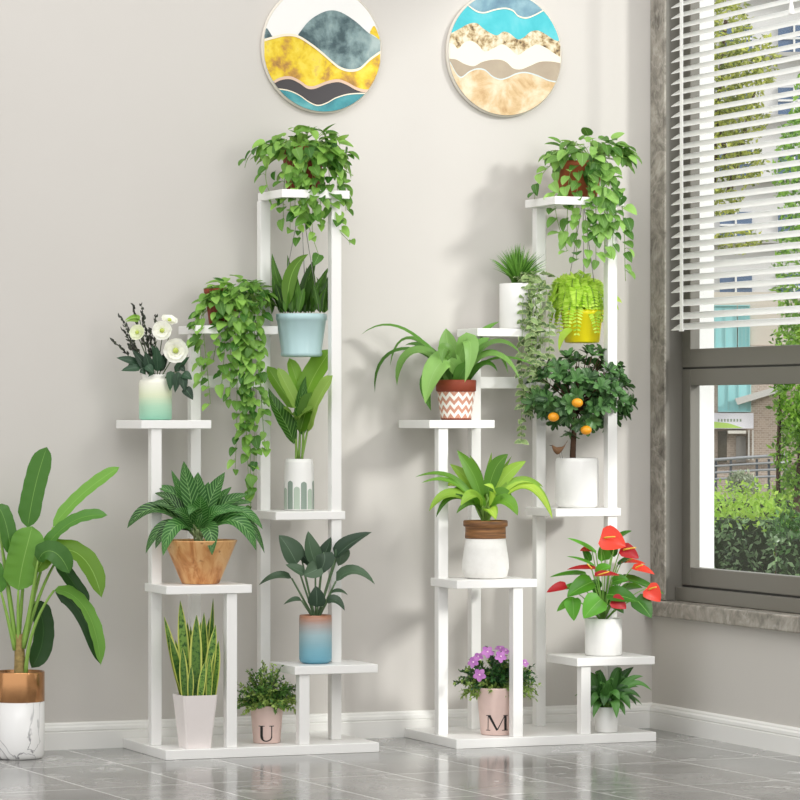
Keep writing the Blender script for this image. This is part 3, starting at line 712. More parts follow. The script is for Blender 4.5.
bushy(P, (268, 704, 2), 36, 43, 28, 100, [leafmat('tiny_leaf_dark', '#4a7834', '#6f9f4c', trans=.25), leafmat('tiny_leaf_lime', '#8fb24a', '#b3cf70', trans=.3)], (5, 7.5))

P = Plant('letter_pot_plant', 496.5, -.27, .0242, 'purple-flowered bushy plant in a pink pot with the letter M', group='pink letter pots', seed=22)
k = P.s
P.pot([(15.2, .3), (15.8, 1), (20, 46), (20.2, 46.8), (19.6, 47.2)], M['pink'])
ML = [((-.74, 1), (-.42, 1), (-.42, .955), (-.74, .955)), ((.42, 1), (.76, 1), (.76, .955), (.42, .955)), ((-.76, .045), (-.44, .045), (-.44, 0), (-.76, 0)), ((.34, .045), (.78, .045), (.78, 0), (.34, 0)),
      ((-.62, 1), (-.42, 1), (.06, .06), (-.04, .0)), ((.50, 1), (.56, 1), (.06, .06), (-.04, .0)), ((-.61, .98), (-.56, .98), (-.58, .02), (-.63, .02)), ((.48, .98), (.66, .98), (.68, .02), (.50, .02))]
letter(P, ML, lambda z: (15.8 + (z / k - 1) * (4.2 / 45)) * k, 5 * k, 15.5 * k, 'letter')
bushy(P, (498, 688, 0), 44, 42, 21, 110, [leafmat('small_leaf_deep', '#2c5a2a', '#477a3c', trans=.2), leafmat('small_leaf_light', '#7da544', '#a9c46a', trans=.3)], (6, 9), down=.22)
M['purple'] = leafmat('purple_petal', '#b56cbc', '#d393d2', trans=.3, rough=.6, dark=1)
def small_flower(P, c, r, face, n=5):
    mb = MB(); k = P.s; C_ = P.A(*c); fz = Vector((face[0], -face[2], face[1])).normalized(); ax = fz.cross(Vector((0, 0, 1))).normalized(); ay = fz.cross(ax)
    for i in range(n):
        a = 2 * math.pi * i / n + .3; dv = ax * math.cos(a) + ay * math.sin(a); L = r * k
        leaf(mb, [C_, C_ + dv * L * .6 + fz * L * .1, C_ + dv * L], L * .75, 'round', fz, fold=.15, n=5, cols=1)
    f = P.done(mb, 'flower', M['purple']); mb = MB(); mb.ball(C_ + fz * .6 * k, 1.0 * k, seg=8, rings=5); mb.build('flower_centre', plain('pale_pink_centre', '#f0c9e6', .6), f)
for c, r, fc in (((479, 673, 27), 7, (-.2, .2, 1)), ((473, 661, 18), 6.5, (-.5, .5, 1)), ((478, 656, 14), 6, (-.2, .8, .8)), ((487, 651, 16), 7, (.1, .5, 1)), ((500, 655, 24), 6.5, (.1, .3, 1)), ((500, 648, 8), 6, (0, 1, .5)), ((505, 650, 16), 5, (.3, .8, .6)), ((524, 662, 14), 5, (.5, .6, .8))): small_flower(P, c, r, fc)

# --- grass with string-of-hearts in a tall white pot
P = Plant('grass_and_heart_vine', 521, -.10, 1.0718, 'tall white pot of fine grass with a variegated heart vine trailing down its right side', seed=23)
k = P.s
P.pot([(20.5, .3), (21.6, 1.2), (21.6, 44.6), (21, 45.2)], M['ceramic'])
lv = MB()
for i in range(330):
    a = rnd(0, 2 * math.pi); R_ = rnd(1, 30); d = R_ * math.sin(a); up = 282 - rnd(26, 42) + R_ * .5
    b = P.A(518 + 6 * math.cos(a) * rnd(0, 1), 284, 6 * math.sin(a))
    leaf(lv, [b, P.A(518 + R_ * .35 * math.cos(a), (284 + up) / 2 - 3, d * .4), P.A(518 + R_ * math.cos(a), up, d)], rnd(1.1, 1.9) * k, 'needle', Vector((rnd(-.5, .5), -1, .3)), fold=.4, n=6, cols=1)
P.done(lv, 'grass', leafmat('fine_grass', '#4d8f2a', '#86bd50', trans=.3))
lv, st = MB(), MB()
for sx, ey, d in ((521, 441, 24), (527, 412, 27), (534, 402, 28), (540, 385, 26), (549, 380, 20), (530, 350, 31)):
    q = bez([P.A(524, 278, 6), P.A(sx + 1, 268, d * .8), P.A(sx + 2, 300, d + 3), P.A(sx + rnd(-3, 3), (ey + 300) / 2, d + 2), P.A(sx, ey, d)], 40); st.tube(q, .4 * k, .25 * k, 4)
    L = 0; nx = 3 * k
    for a, b in zip(q, q[1:]):
        L += (b - a).length
        if L > nx:
            nx += rnd(6.5, 8.5) * k; an = rnd(0, 6.28)
            for sg in (0, math.pi):
                o = Vector((math.cos(an + sg), math.sin(an + sg) * .8 - .3, rnd(-.6, .1))).normalized(); Lf = rnd(6.2, 8.6) * k
                leaf(lv, [b, b + o * Lf * .5, b + o * Lf + Vector((0, 0, -.25 * Lf))], Lf * .8, 'heart', Vector((o.x * .3 + rnd(-.3, .3), -1, .5)), fold=.15, n=5, cols=1)
for i in range(30):
    v = sph(); b = P.A(534, 278, 8) + Vector((v.x * 16, v.y * 10, abs(v.z) * 6)) * k
    leaf(lv, [b, b + Vector((v.x * .5, -.5, .1)) * 3.5 * k, b + Vector((v.x, -.8, -.2)) * 6.5 * k], 5.5 * k, 'heart', Vector((rnd(-.4, .4), -.7, .9)), fold=.15, n=5, cols=1)
P.done(lv, 'heart_vine', leafmat('variegated_heart', '#3f6634', '#88a466', trans=.15, edge='#a9b983', rough=.5, style='patch', tint='#a9bb85')); P.done(st, 'vines', M['stem'])

# --- chevron pot with long arching leaves
P = Plant('arching_leaf_plant', 456, -.13, .832, 'long arching strap-leaved plant in a terracotta pot with white zigzag bands', seed=24)
k = P.s
P.pot([(14.4, .3), (15, 1), (18.8, 28.5), (20, 29), (20.3, 39.5), (19.6, 40.2)], M['terra_dark'])
# zigzag bands painted round the pot: rows of white and clay-brown chevrons
mb = MB(); nz_ = 13; NS = 260
def rc(z): return (15 + (z / k - 1) * (3.8 / 27.5)) * k + .0005
def zig(a): tt = (a * nz_ / (2 * math.pi)) % 1; return abs(tt - .5) * 2
lev = [1.6, 3.2]; bandh = 4.3
for row in range(-1, 8):
    for i in range(NS):
        a0, a1 = 2 * math.pi * i / NS, 2 * math.pi * (i + 1) / NS
        qs = []
        for a in (a0, a1):
            lo = 1.8 + row * bandh + zig(a) * 5; hi = lo + bandh
            qs.append((min(28.2, max(1.8, lo)), min(28.2, max(1.8, hi)), a))
        if qs[0][1] - qs[0][0] < .01 and qs[1][1] - qs[1][0] < .01: continue
        vs = []
        for z_, a in ((qs[0][0], a0), (qs[1][0], a1), (qs[1][1], a1), (qs[0][1], a0)):
            r = rc(z_ * k); vs.append(mb.vert((r * math.cos(a), r * math.sin(a), z_ * k)))
        mb.face(vs, row % 2)
P.done(mb, 'zigzag_band', [plain('white_slip', '#f1ece6', .6), plain('clay_slip', '#c8907a', .65)])
lv = MB()
for pts, w, mi, N in ((((452, 380, 4), (430, 345, 8), (395, 308, 8), (361, 335, 8)), 9, 0, (0, 1, .35)), (((450, 382, 2), (432, 340, 2), (398, 318, -2), (390, 366, -4)), 9, 0, (-.3, 1, .4)), (((450, 382, 6), (425, 335, 14), (372, 340, 16), (375, 393, 18)), 8, 0, (-.4, .9, .5)),
                      (((452, 384, 8), (432, 335, 20), (396, 345, 24), (397, 386, 24)), 13, 1, (-.4, .8, .7)), (((446, 384, 4), (428, 365, 10), (420, 380, 14), (431, 411, 14)), 14, 0, (-.3, .3, 1)), (((460, 376, 12), (448, 345, 24), (430, 365, 32), (425, 404, 32)), 24, 1, (-.25, .4, 1)),
                      (((456, 380, 8), (462, 320, 12), (480, 335, 26), (464, 383, 32)), 17, 1, (.2, .5, 1)), (((452, 378, -6), (448, 350, -6), (446, 328, -10)), 20, 1, (.1, .2, 1)), (((456, 378, 10), (450, 345, 24), (440, 340, 34), (442, 364, 38)), 13, 1, (-.1, .6, 1)),
                      (((462, 380, 4), (476, 345, 10), (500, 330, 14), (521, 355, 14)), 12, 1, (.2, 1, .5)), (((462, 380, 8), (478, 348, 14), (504, 345, 20), (519, 380, 22)), 11, 1, (.3, .9, .6)), (((462, 382, 2), (478, 350, 2), (500, 340, 4), (508, 374, 4)), 10, 0, (.3, .9, .5)),
                      (((462, 380, 6), (486, 352, 8), (515, 355, 10), (536, 367, 10)), 7, 0, (.1, 1, .4)), (((460, 378, -8), (468, 350, -18), (480, 330, -22), (500, 321, -20)), 12, 0, (-.3, .8, .7)), (((466, 384, 10), (476, 366, 16), (488, 356, 18), (497, 372, 18)), 10, 0, (.3, .9, .6)), (((458, 380, 2), (470, 355, 6), (478, 342, 6), (490, 338, 2)), 13, 0, (-.3, .6, 1)),
                      (((450, 382, -4), (440, 355, -10), (420, 340, -14), (405, 345, -14)), 12, 0, (-.2, 1, .5)), (((456, 384, 12), (462, 372, 18), (468, 362, 20)), 16, 0, (0, .2, 1)), (((448, 384, 8), (444, 368, 14), (436, 356, 20), (430, 354, 24)), 10, 1, (-.1, .8, .8)), (((455, 384, 6), (454, 368, 12), (452, 356, 14)), 18, 0, (0, .2, 1))):
    P.leaf(lv, pts, w, 'strap', N=N, fold=.3, n=14, mi=mi)
P.done(lv, 'foliage', [leafmat('strap_green', '#4f8a2c', '#6ea444', rib='#8fbf68', ribw=.015, trans=.28), leafmat('strap_pale', '#7fb552', '#98c86c', rib='#b3d88f', ribw=.015, trans=.3)])

# --- kumquat tree in white pot, with a bird on the rim
P = Plant('kumquat_tree', 577, -.185, .602, 'small kumquat tree with orange fruit in a white cylinder pot on the right stand', 'tree', seed=25)
k = P.s
P.pot([(19, .3), (21, 2), (21.6, 5), (21.6, 46), (21, 49), (19.8, 50)], M['ceramic'])
lv, st = MB(), MB()
P.tube(st, ((573, 462, 0), (572, 448, 0), (575, 432, 0), (574, 412, 0), (578, 395, 0)), 3.2, 2.0, 10, 8)
cen = P.A(579, 391, 0)
for i in range(135):
    v = sph(); kk = rnd(.74, 1.0) if i > 24 else rnd(.3, .7)
    if v.z < -.55: v.z *= .6; v.normalize()
    p = cen + Vector((v.x * 56, v.y * 44, v.z * 42)) * k * kk
    if v.x < -.2 and v.z > .5: p.z -= 4 * k
    if i % 2 == 0: st.tube(bez([P.A(576, 412, 0), P.A(577, 402, 0).lerp(p, .45), p], 6), 1.0 * k, .45 * k, 5)
    ax = (v + Vector((0, -.15, .45))).normalized(); n = random.randint(6, 8)
    a1 = ax.cross(Vector((.3, .2, 1))).normalized(); a2 = ax.cross(a1)
    for j in range(n):
        a = 2 * math.pi * j / n + rnd(-.2, .2); o = (a1 * math.cos(a) + a2 * math.sin(a)) * rnd(.75, 1) + ax * rnd(.25, .8); o.normalize(); L = rnd(9.5, 13.5) * k
        leaf(lv, [p, p + o * L * .5 + ax * L * .08, p + o * L], L * .42, 'paddle', ax, fold=.3, n=5, cols=1)
P.done(lv, 'foliage', leafmat('citrus_leaf', '#2e5a2a', '#5f8e4e', rib='#86ac72', ribw=.03, trans=.15, rough=.38)); P.done(st, 'trunk', M['bark'])
M['orange'] = plain('kumquat_skin', '#f0a01e', .4, var=.05, vscale=80)
for c in ((575, 403, 46), (552, 417, 34), (584.5, 430, 30)):
    mb = MB(); mb.ball(P.A(*c), 5.6 * k, 5.2 * k, 4.6 * k, seg=16, rings=10); f = P.done(mb, 'fruit', M['orange'])
    mb = MB(); mb.tube([P.A(c[0], c[1] - 4.4, c[2]), P.A(c[0] + .6, c[1] - 8, c[2] - 3)], .6 * k, .5 * k, 5); mb.build('fruit_stalk', M['stem_dark'], f)
# bird ornament
B = Plant('bird_ornament', 562, -.185 - .0385, .602 + 49.6 * k, 'tiny brown bird ornament perched on the rim of the kumquat pot', 'ornament', seed=26)
kb = B.s
mb = MB(); body = bez([B.A(552, 445.5, 0), B.A(555, 452, 0), B.A(561, 454, 0), B.A(564, 447, 0), B.A(567.5, 441, 0)], 12); rad = [.7, 1.9, 2.6, 3.0, 3.6, 3.8, 3.6, 3.1, 2.4, 1.7, 1.2, 1.0, .8]
prev = None
for p, r in zip(body, rad):
    ring = [mb.vert(p + Vector((math.sin(a) * .25 * r, math.cos(a) * r * .8, math.sin(a) * r)) * kb) for a in [2 * math.pi * i / 12 for i in range(12)]]
    if prev:
        for i in range(12): mb.face((prev[i], prev[(i + 1) % 12], ring[(i + 1) % 12], ring[i]))
    else: mb.face(ring)
    prev = ring
mb.face(prev[::-1]); mb.build('body', plain('brown_bird', '#6a4a2e', .7, var=.3, vscale=200), B.root)
mb = MB(); q = B.A(552.6, 445.7, 0); mb.tube([q, q + Vector((-3.4 * kb, 0, .5 * kb))], .7 * kb, .1 * kb, 6); mb.build('beak', plain('dark_beak', '#3a2a1e', .5), B.root)
for dx in (-.6, 1.4):
    mb = MB(); mb.tube([B.A(560 + dx, 452, dx), B.A(561 + dx, B.by - .2, dx)], .3 * kb, seg=5); mb.build('leg', M['wire'], B.root)

# --- white pot with wood collar
P = Plant('lime_leaf_plant', 485.5, -.275, .4262, 'lime-green leafy plant in a white stone pot with a brown wooden collar', seed=27)
k = P.s
t = NT('white_stone'); n = t.noise(t.coord(), 60, 4); M['whitestone'] = t.bsdf(t.mix(n, '#dfdcd7', '#efeeea'), .75, bump=n, bstr=.25, bdist=.002)
P.pot([(19, .3), (21.5, 1.5), (23.4, 10), (23.2, 18), (21.5, 29), (20, 40)], M['whitestone'], soil=False)
t = NT('turned_wood'); n = t.noise(t.coord(scale=(6, 6, 120)), 2, 4); M['turned'] = t.bsdf(t.ramp(n, [(.3, '#5a3a22'), (.5, '#84592f'), (.7, '#a9784a')]), .55)
mb = MB(); mb.lathe([(r * k, z * k) for r, z in ((20.3, 40), (20.6, 41), (20.4, 43), (20.2, 50), (20.4, 51.5), (22, 52), (22.3, 53), (22.3, 57), (21.6, 58), (19.5, 58), (19, 54))], 48); P.done(mb, 'collar', M['turned'])
mb = MB(); mb.lathe([(18.9 * k, 54 * k), (18.6 * k, 55.4 * k), (10 * k, 56.2 * k)], 24); P.done(mb, 'soil', M['soil'])
lv, st = MB(), MB(); b0 = (485, 523, 0)
for tip, mid, w, d, arch, mi in (((415, 477), (448, 468), 6, 4, 1, 0), ((421, 483), (448, 474), 6, 8, 1, 0), ((457, 450), (474, 472), 14, 2, 0, 0), ((450, 464), (468, 478), 12, -4, 0, 1), ((429, 511), (446, 485), 13, 12, 1, 1), ((436, 517), (448, 488), 8, 14, 1, 0), ((470, 455), (480, 475), 7, -10, 0, 1), ((492, 452), (487, 480), 6, -10, 0, 1),
                                 ((508, 454), (493, 466), 15, 2, 0, 0), ((512, 456), (497, 480), 5, -8, 0, 1), ((526, 461), (507, 472), 13, 0, 0, 1), ((543, 487), (520, 474), 11, 6, 1, 1), ((552, 519), (532, 470), 15, 14, 1, 2), ((517, 515), (506, 494), 17, 20, 1, 0), ((483, 484), (500, 488), 11, 26, 1, 2), ((460, 505), (474, 488), 14, 26, 1, 1),
                                 ((456, 513), (470, 498), 9, 18, 1, 0), ((495, 519), (490, 505), 13, 28, 1, 2), ((440, 488), (462, 480), 8, -8, 1, 2), ((448, 499), (462, 484), 12, -6, 1, 0), ((512, 498), (500, 490), 14, 10, 0, 0), ((472, 495), (478, 500), 12, 10, 0, 0)):
    s0 = (485 + (mid[0] - 485) * .25, 516 - (520 - mid[1]) * .3, d * .35)
    P.tube(st, (b0, (485 + (s0[0] - 485) * .5, 518, d * .2), s0), 1.2, .9, 5)
    P.leaf(lv, (s0, (mid[0] * .8 + s0[0] * .2, mid[1] - 1, d * .8), ((mid[0] + tip[0]) / 2, (mid[1] * 1.12 + tip[1] * .88) / 2, d), (tip[0], tip[1], d * 1.1)), w * 1.1, 'lance', N=((tip[0] - 485) / 200, .5 if not arch else .9, 1 if not arch else .8), fold=.3, n=12, mi=mi)
for i in range(8): P.tube(st, ((485 + rnd(-5, 5), 524, rnd(-4, 4)), (485 + rnd(-7, 7), 512, rnd(0, 8)), (485 + rnd(-12, 12), 494, rnd(0, 10))), 1.0, .8, 4)
P.done(lv, 'foliage', [leafmat('lime_leaf_deep', '#4f8a22', '#6ea232', rib='#94bf58', ribw=.02, trans=.28), leafmat('lime_leaf_mid', '#7fb032', '#9cc648', rib='#b4d670', ribw=.02, trans=.3), leafmat('lime_leaf_bright', '#a4cc3e', '#bcdc5a', rib='#cfe58a', ribw=.02, trans=.32, edge='#86b53a', dark=1)]); P.done(st, 'stems', M['stem'])

# --- anthurium
P = Plant('anthurium', 603.5, -.27, .2202, 'red anthurium with glossy green leaves in a white cylinder pot on the low right shelf', seed=28)
k = P.s
P.pot([(18, .3), (18.6, 1), (18.6, 36.5), (18, 37)], M['ceramic'])
lv, st = MB(), MB(); b0 = (603, 624, 0)
for base, tip, w, d, N, mi in (((592, 581), (566, 596), 20, 14, (-.2, .8, .9), 1), ((600, 598), (582, 617), 22, 24, (-.2, .4, 1), 0), ((606, 593), (636, 600), 19, 26, (.1, .8, .8), 1), ((634, 598), (650, 617), 20, 16, (.3, .6, 1), 0), ((576, 600), (556, 611), 12, 8, (-.3, .8, .7), 0), ((572, 598), (573, 620), 15, 14, (-.3, .5, 1), 0),
                               ((622, 577), (664, 594), 13, 4, (.1, 1, .5), 1), ((586, 574), (549, 577), 10, 2, (0, 1, .4), 0), ((596, 553), (567, 538), 8, -2, (.3, .9, .5), 2), ((594, 566), (566, 556), 7, 6, (.2, 1, .4), 2), ((616, 540), (632, 531), 7, -6, (-.2, .8, .7), 1), ((605, 560), (600, 545), 12, 2, (0, .3, 1), 1), ((618, 565), (640, 556), 9, -4, (0, 1, .5), 0), ((596, 572), (610, 566), 12, 16, (0, .8, .8), 0),
                               ((598, 590), (588, 584), 14, 4, (-.1, .6, 1), 0), ((612, 582), (628, 580), 13, 8, (.1, .8, .8), 0), ((604, 606), (600, 590), 14, -8, (0, .3, 1), 0), ((610, 602), (622, 612), 11, 22, (.2, .7, 1), 0), ((622, 590), (643, 588), 12, -8, (.1, .9, .6), 0), ((584, 588), (560, 590), 11, -8, (-.1, .9, .6), 0), ((590, 562), (582, 548), 8, -10, (.2, .5, 1), 0), ((612, 556), (618, 543), 9, -12, (0, .5, 1), 0)):
    P.tube(st, (b0, (603 + (base[0] - 603) * .35, (base[1] + 616) / 2, d * .5), (base[0], base[1], d)), .8, .6, 6)
    P.leaf(lv, ((base[0], base[1], d), ((base[0] + tip[0]) / 2, (base[1] + tip[1]) / 2 - 3, d + 4), (tip[0], tip[1], d + 5)), w * 1.2, 'heart', N=N, fold=.25, n=9)
P.done(lv, 'foliage', [leafmat('anthurium_leaf', '#35781a', '#5fa82e', rib='#98d068', ribw=.02, trans=.2, rough=.3), leafmat('anthurium_leaf_bright', '#62b034', '#82c84c', rib='#9cd67c', ribw=.02, trans=.28, rough=.3), leafmat('anthurium_leaf_dark', '#1f4a26', '#2c5a30', rib='#4f7f52', ribw=.02, trans=.12)])
M['spathe'] = leafmat('red_spathe', '#e8402c', '#f05038', trans=.25, rough=.25, dark=1); M['spathe_d'] = leafmat('dark_red_spathe', '#a81c22', '#b8262a', trans=.2, rough=.3, dark=1); M['spadix'] = plain('yellow_spadix', '#ecc24a', .6)
for base, tip, w, d, N, mat, sp in (((600, 536), (625, 546), 22, 12, (-.1, .35, 1), 'spathe', (612, 537)), ((620, 548), (638, 558), 13, 10, (-.3, .5, 1), 'spathe_d', (633, 548)), ((595, 568), (566, 569), 11, 12, (0, 1, .35), 'spathe_d', (584, 564)), ((593, 574), (618, 574), 12, 28, (0, 1, .4), 'spathe_d', (605, 571)), ((632, 567), (654, 574), 14, 8, (0, 1, .45), 'spathe', (640, 565)),
                                    ((622, 562), (646, 564), 10, -4, (0, 1, .35), 'spathe', (631, 559)), ((646, 587), (659, 601), 16, 14, (-.3, .5, 1), 'spathe', (653, 587)), ((610, 598), (624, 607), 13, 32, (-.2, .4, 1), 'spathe_d', None), ((566, 585), (546, 592), 10, 8, (-.2, .7, .8), 'spathe_d', None), ((592, 550), (580, 551), 8, -6, (0, .8, .6), 'spathe', None), ((632, 580), (618, 583), 9, 0, (0, 1, .5), 'spathe_d', None)):
    mb = MB(); P.leaf(mb, ((base[0], base[1], d), ((base[0] + tip[0]) / 2, (base[1] + tip[1]) / 2 - 2, d + 3), (tip[0], tip[1], d + 3)), w * 1.22, 'heart', N=N, fold=.2, n=9); f = P.done(mb, 'flower', M[mat])
    P.tube(st, (b0, (603 + (base[0] - 603) * .3, (base[1] + 616) / 2, d * .4), (base[0], base[1], d)), .6, .5, 6)
    if sp:
        mb = MB(); mb.tube(bez([P.A(base[0] + (tip[0] - base[0]) * .15, base[1] + (tip[1] - base[1]) * .15, d + 1), P.A((base[0] + sp[0]) / 2, (base[1] + sp[1]) / 2, d + 6), P.A(sp[0] + 2, sp[1] - 1, d + 8)], 6), 1.1 * k, .6 * k, 7); mb.build('spadix', M['spadix'], f)
P.done(st, 'stems', plain('anthurium_stem', '#7fb04c', .45))

# --- small peace lily on the right base
P = Plant('small_leafy_plant', 606.5, -.318, .0242, 'small green leafy plant in a little white pot under the low right shelf', seed=29)
k = P.s
P.pot([(10.5, .3), (11.2, 1), (12.6, 25), (12.2, 25.6)], M['ceramic'])
lv, st = MB(), MB()
for tip, mid, w, d in (((588, 670), (596, 688), 9, 2), ((600, 669), (603, 688), 9, -2), ((622, 668), (614, 684), 9, 2), ((634, 667), (618, 682), 10, -2), ((643, 676), (626, 680), 7, 4), ((651, 690), (632, 678), 7, 8), ((640, 697), (624, 688), 8, 14), ((629, 708), (622, 690), 9, 18), ((615, 716), (614, 696), 10, 24), ((590, 706), (596, 690), 9, 18), ((585, 695), (594, 686), 9, 8), ((583, 684), (592, 682), 8, -4), ((602, 704), (604, 690), 11, 26),
                       ((618, 698), (612, 688), 9, 22), ((636, 705), (626, 690), 8, 6), ((610, 680), (608, 692), 9, 12), ((597, 684), (600, 694), 8, 14), ((624, 690), (616, 694), 9, 10), ((592, 716), (597, 700), 8, 20), ((624, 714), (618, 700), 8, 16)):
    P.tube(st, ((606, 713, 0), (606, 708, d * .2), (606 + (mid[0] - 606) * .4, 707 - (707 - mid[1]) * .4, d * .4)), .8, .6, 4)
    P.leaf(lv, ((606 + (mid[0] - 606) * .35, 708 - (708 - mid[1]) * .35, d * .4), (mid[0], mid[1] - 2, d * .9), ((mid[0] + tip[0]) / 2, (mid[1] + tip[1]) / 2 - 2, d), (tip[0], tip[1], d * 1.1)), w * 1.05, 'lance', N=((tip[0] - 606) / 80, .8, .9), fold=.3, n=9)
for i in range(26):
    a = rnd(0, 2 * math.pi); R_ = rnd(14, 36); d = 26 * math.sin(a) * R_ / 36; ex = 608 + R_ * math.cos(a); ey = rnd(672, 708) if R_ > 20 else rnd(668, 690)
    P.leaf(lv, ((606 + 3 * math.cos(a), 709, d * .2), ((606 + ex) / 2, min(ey, 692) - 6, d * .7), (ex, ey, d)), rnd(7, 10), 'lance', N=(math.cos(a) * .3, .9, .8), fold=.3, n=9)
P.done(lv, 'foliage', leafmat('lily_leaf', '#356a2a', '#5f9448', rib='#7fb468', ribw=.02, trans=.22, rough=.35)); P.done(st, 'stems', M['stem'])

# --- floor plant
P = Plant('banana_plant', 19, -.175, 0, 'tall banana plant in a gold-banded white marble pot on the floor', seed=30)
k = P.s
t = NT('white_marble'); v = t.coord(scale=(1, 1, 1)); n2 = t.noise(v, 7.5, 4, .5, .7); n1 = t.noise(v, 5, 3)
vein = t.math('SUBTRACT', 1, t.math('MULTIPLY', t.math('ABSOLUTE', t.math('SUBTRACT', n2, .5)), 90), True)
c = t.mix(t.math('MULTIPLY', vein, t.math('MULTIPLY', t.math('SUBTRACT', n1, .32), 3, True)), '#ebeae8', '#77757a'); M['whitemarble'] = t.bsdf(c, .25)
M['copper'] = NT('brushed_rose_gold').bsdf('#c39063', .22, 1.0)
mb = MB(); mb.lathe([(r * k, z * k) for r, z in ((21, 0), (23.6, 1), (25, 4), (25.4, 10), (25.4, 57))], 56); P.done(mb, 'pot', M['whitemarble'])
mb = MB(); mb.lathe([(r * k, z * k) for r, z in ((25.4, 57), (25.6, 57.5), (25.6, 86), (25.2, 87), (23.6, 87), (23.4, 78))], 56); P.done(mb, 'pot_band', M['copper'])
mb = MB(); mb.lathe([(23.3 * k, 79 * k), (22 * k, 81 * k), (9 * k, 82.5 * k)], 28); P.done(mb, 'soil', M['soil'])
mb = MB(); P.tube(mb, ((20, 682, 0), (20, 660, 0), (19, 634, 0)), 6.4, 4.4, 10, 12); P.done(mb, 'trunk', plain('banana_trunk', '#9a8450', .8, var=.8, vscale=110))
lv, st = MB(), MB()
for pts, w, N, mi, pet in ((((27, 528, -6), (31, 500, -6), (36, 475, -8), (46, 447, -10)), 24, (-.2, .1, 1), 0, ((18, 645, -2), (22, 590, -4), (27, 528, -6))),
                           (((19, 590, 6), (22, 565, 8), (28, 548, 12), (33, 526, 8)), 34, (.1, .2, 1), 1, ((19, 645, 2), (18, 615, 4), (19, 590, 6))),
                           (((53, 527, 0), (72, 500, 2), (95, 482, 4), (120, 467, 4)), 15, (-.45, .5, 1), 1, ((22, 645, 0), (36, 585, 0), (53, 527, 0))),
                           (((40, 556, 6), (60, 525, 10), (80, 512, 14), (109, 515, 16)), 17, (-.2, .8, .75), 0, ((23, 645, 2), (32, 600, 4), (40, 556, 6))),
                           (((38, 572, 14), (50, 540, 18), (90, 535, 14), (103, 597, 18)), 25, (.2, .85, .75), 2, ((24, 648, 4), (32, 605, 10), (38, 572, 14))),
                           (((40, 560, 18), (46, 545, 26), (62, 545, 28), (72, 572, 28)), 22, (-.2, .6, 1), 0, ((24, 648, 4), (32, 600, 10), (40, 560, 18))),
                           (((57, 560, 2), (66, 572, 0), (78, 590, 0), (88, 604, 0)), 15, (.3, .3, 1), 3, ((24, 648, 2), (38, 590, 2), (57, 560, 2))),
                           (((55, 590, 10), (78, 588, 12), (98, 612, 14), (102, 664, 16)), 19, (.6, .7, .6), 1, ((26, 676, 4), (28, 625, 8), (55, 590, 10))),
                           (((56, 592, 6), (76, 596, 6), (92, 625, 8), (101, 663, 10)), 14, (.1, -.2, 1), 3, None),
                           (((33, 602, -14), (44, 618, -18), (46, 645, -18), (30, 669, -14)), 22, (.5, .3, 1), 3, ((21, 650, -4), (26, 615, -10), (33, 602, -14))),
                           (((-3, 505, 4), (5, 512, 8), (10, 530, 10), (12, 555, 10)), 18, (.4, .6, 1), 0, ((16, 645, 2), (4, 560, 4), (-3, 505, 4))),
                           (((2, 592, 8), (0, 580, 10), (-3, 570, 10), (-4, 560, 8)), 14, (.2, .2, 1), 0, ((15, 650, 2), (8, 615, 6), (2, 592, 8))),
                           (((-2, 530, -8), (-14, 500, -10), (-30, 490, -10), (-48, 520, -10)), 20, (-.2, .8, .8), 1, ((16, 645, -2), (8, 580, -6), (-2, 530, -8)))):
    P.leaf(lv, pts, w, 'paddle', N=N, fold=.22, n=18, cols=3, wave=.035, mi=mi)
    if pet: P.tube(st, pet, 2.2, 1.1, 10, 8)
bm_ = [leafmat('banana_leaf', '#3f7a26', '#558c34', rib='#8fbc5a', ribw=.02, trans=.22), leafmat('banana_leaf_light', '#66a33a', '#7fb84c', rib='#a3cf70', ribw=.02, trans=.3), leafmat('banana_leaf_lime', '#86bf38', '#98cc4a', rib='#b4dc78', ribw=.02, trans=.35), leafmat('banana_leaf_dark', '#1f4416', '#2c5520', rib='#4c7a38', ribw=.02, trans=.12)]
P.done(lv, 'foliage', bm_); P.done(st, 'stems', plain('banana_stalk', '#8ab04e', .5, var=.1))

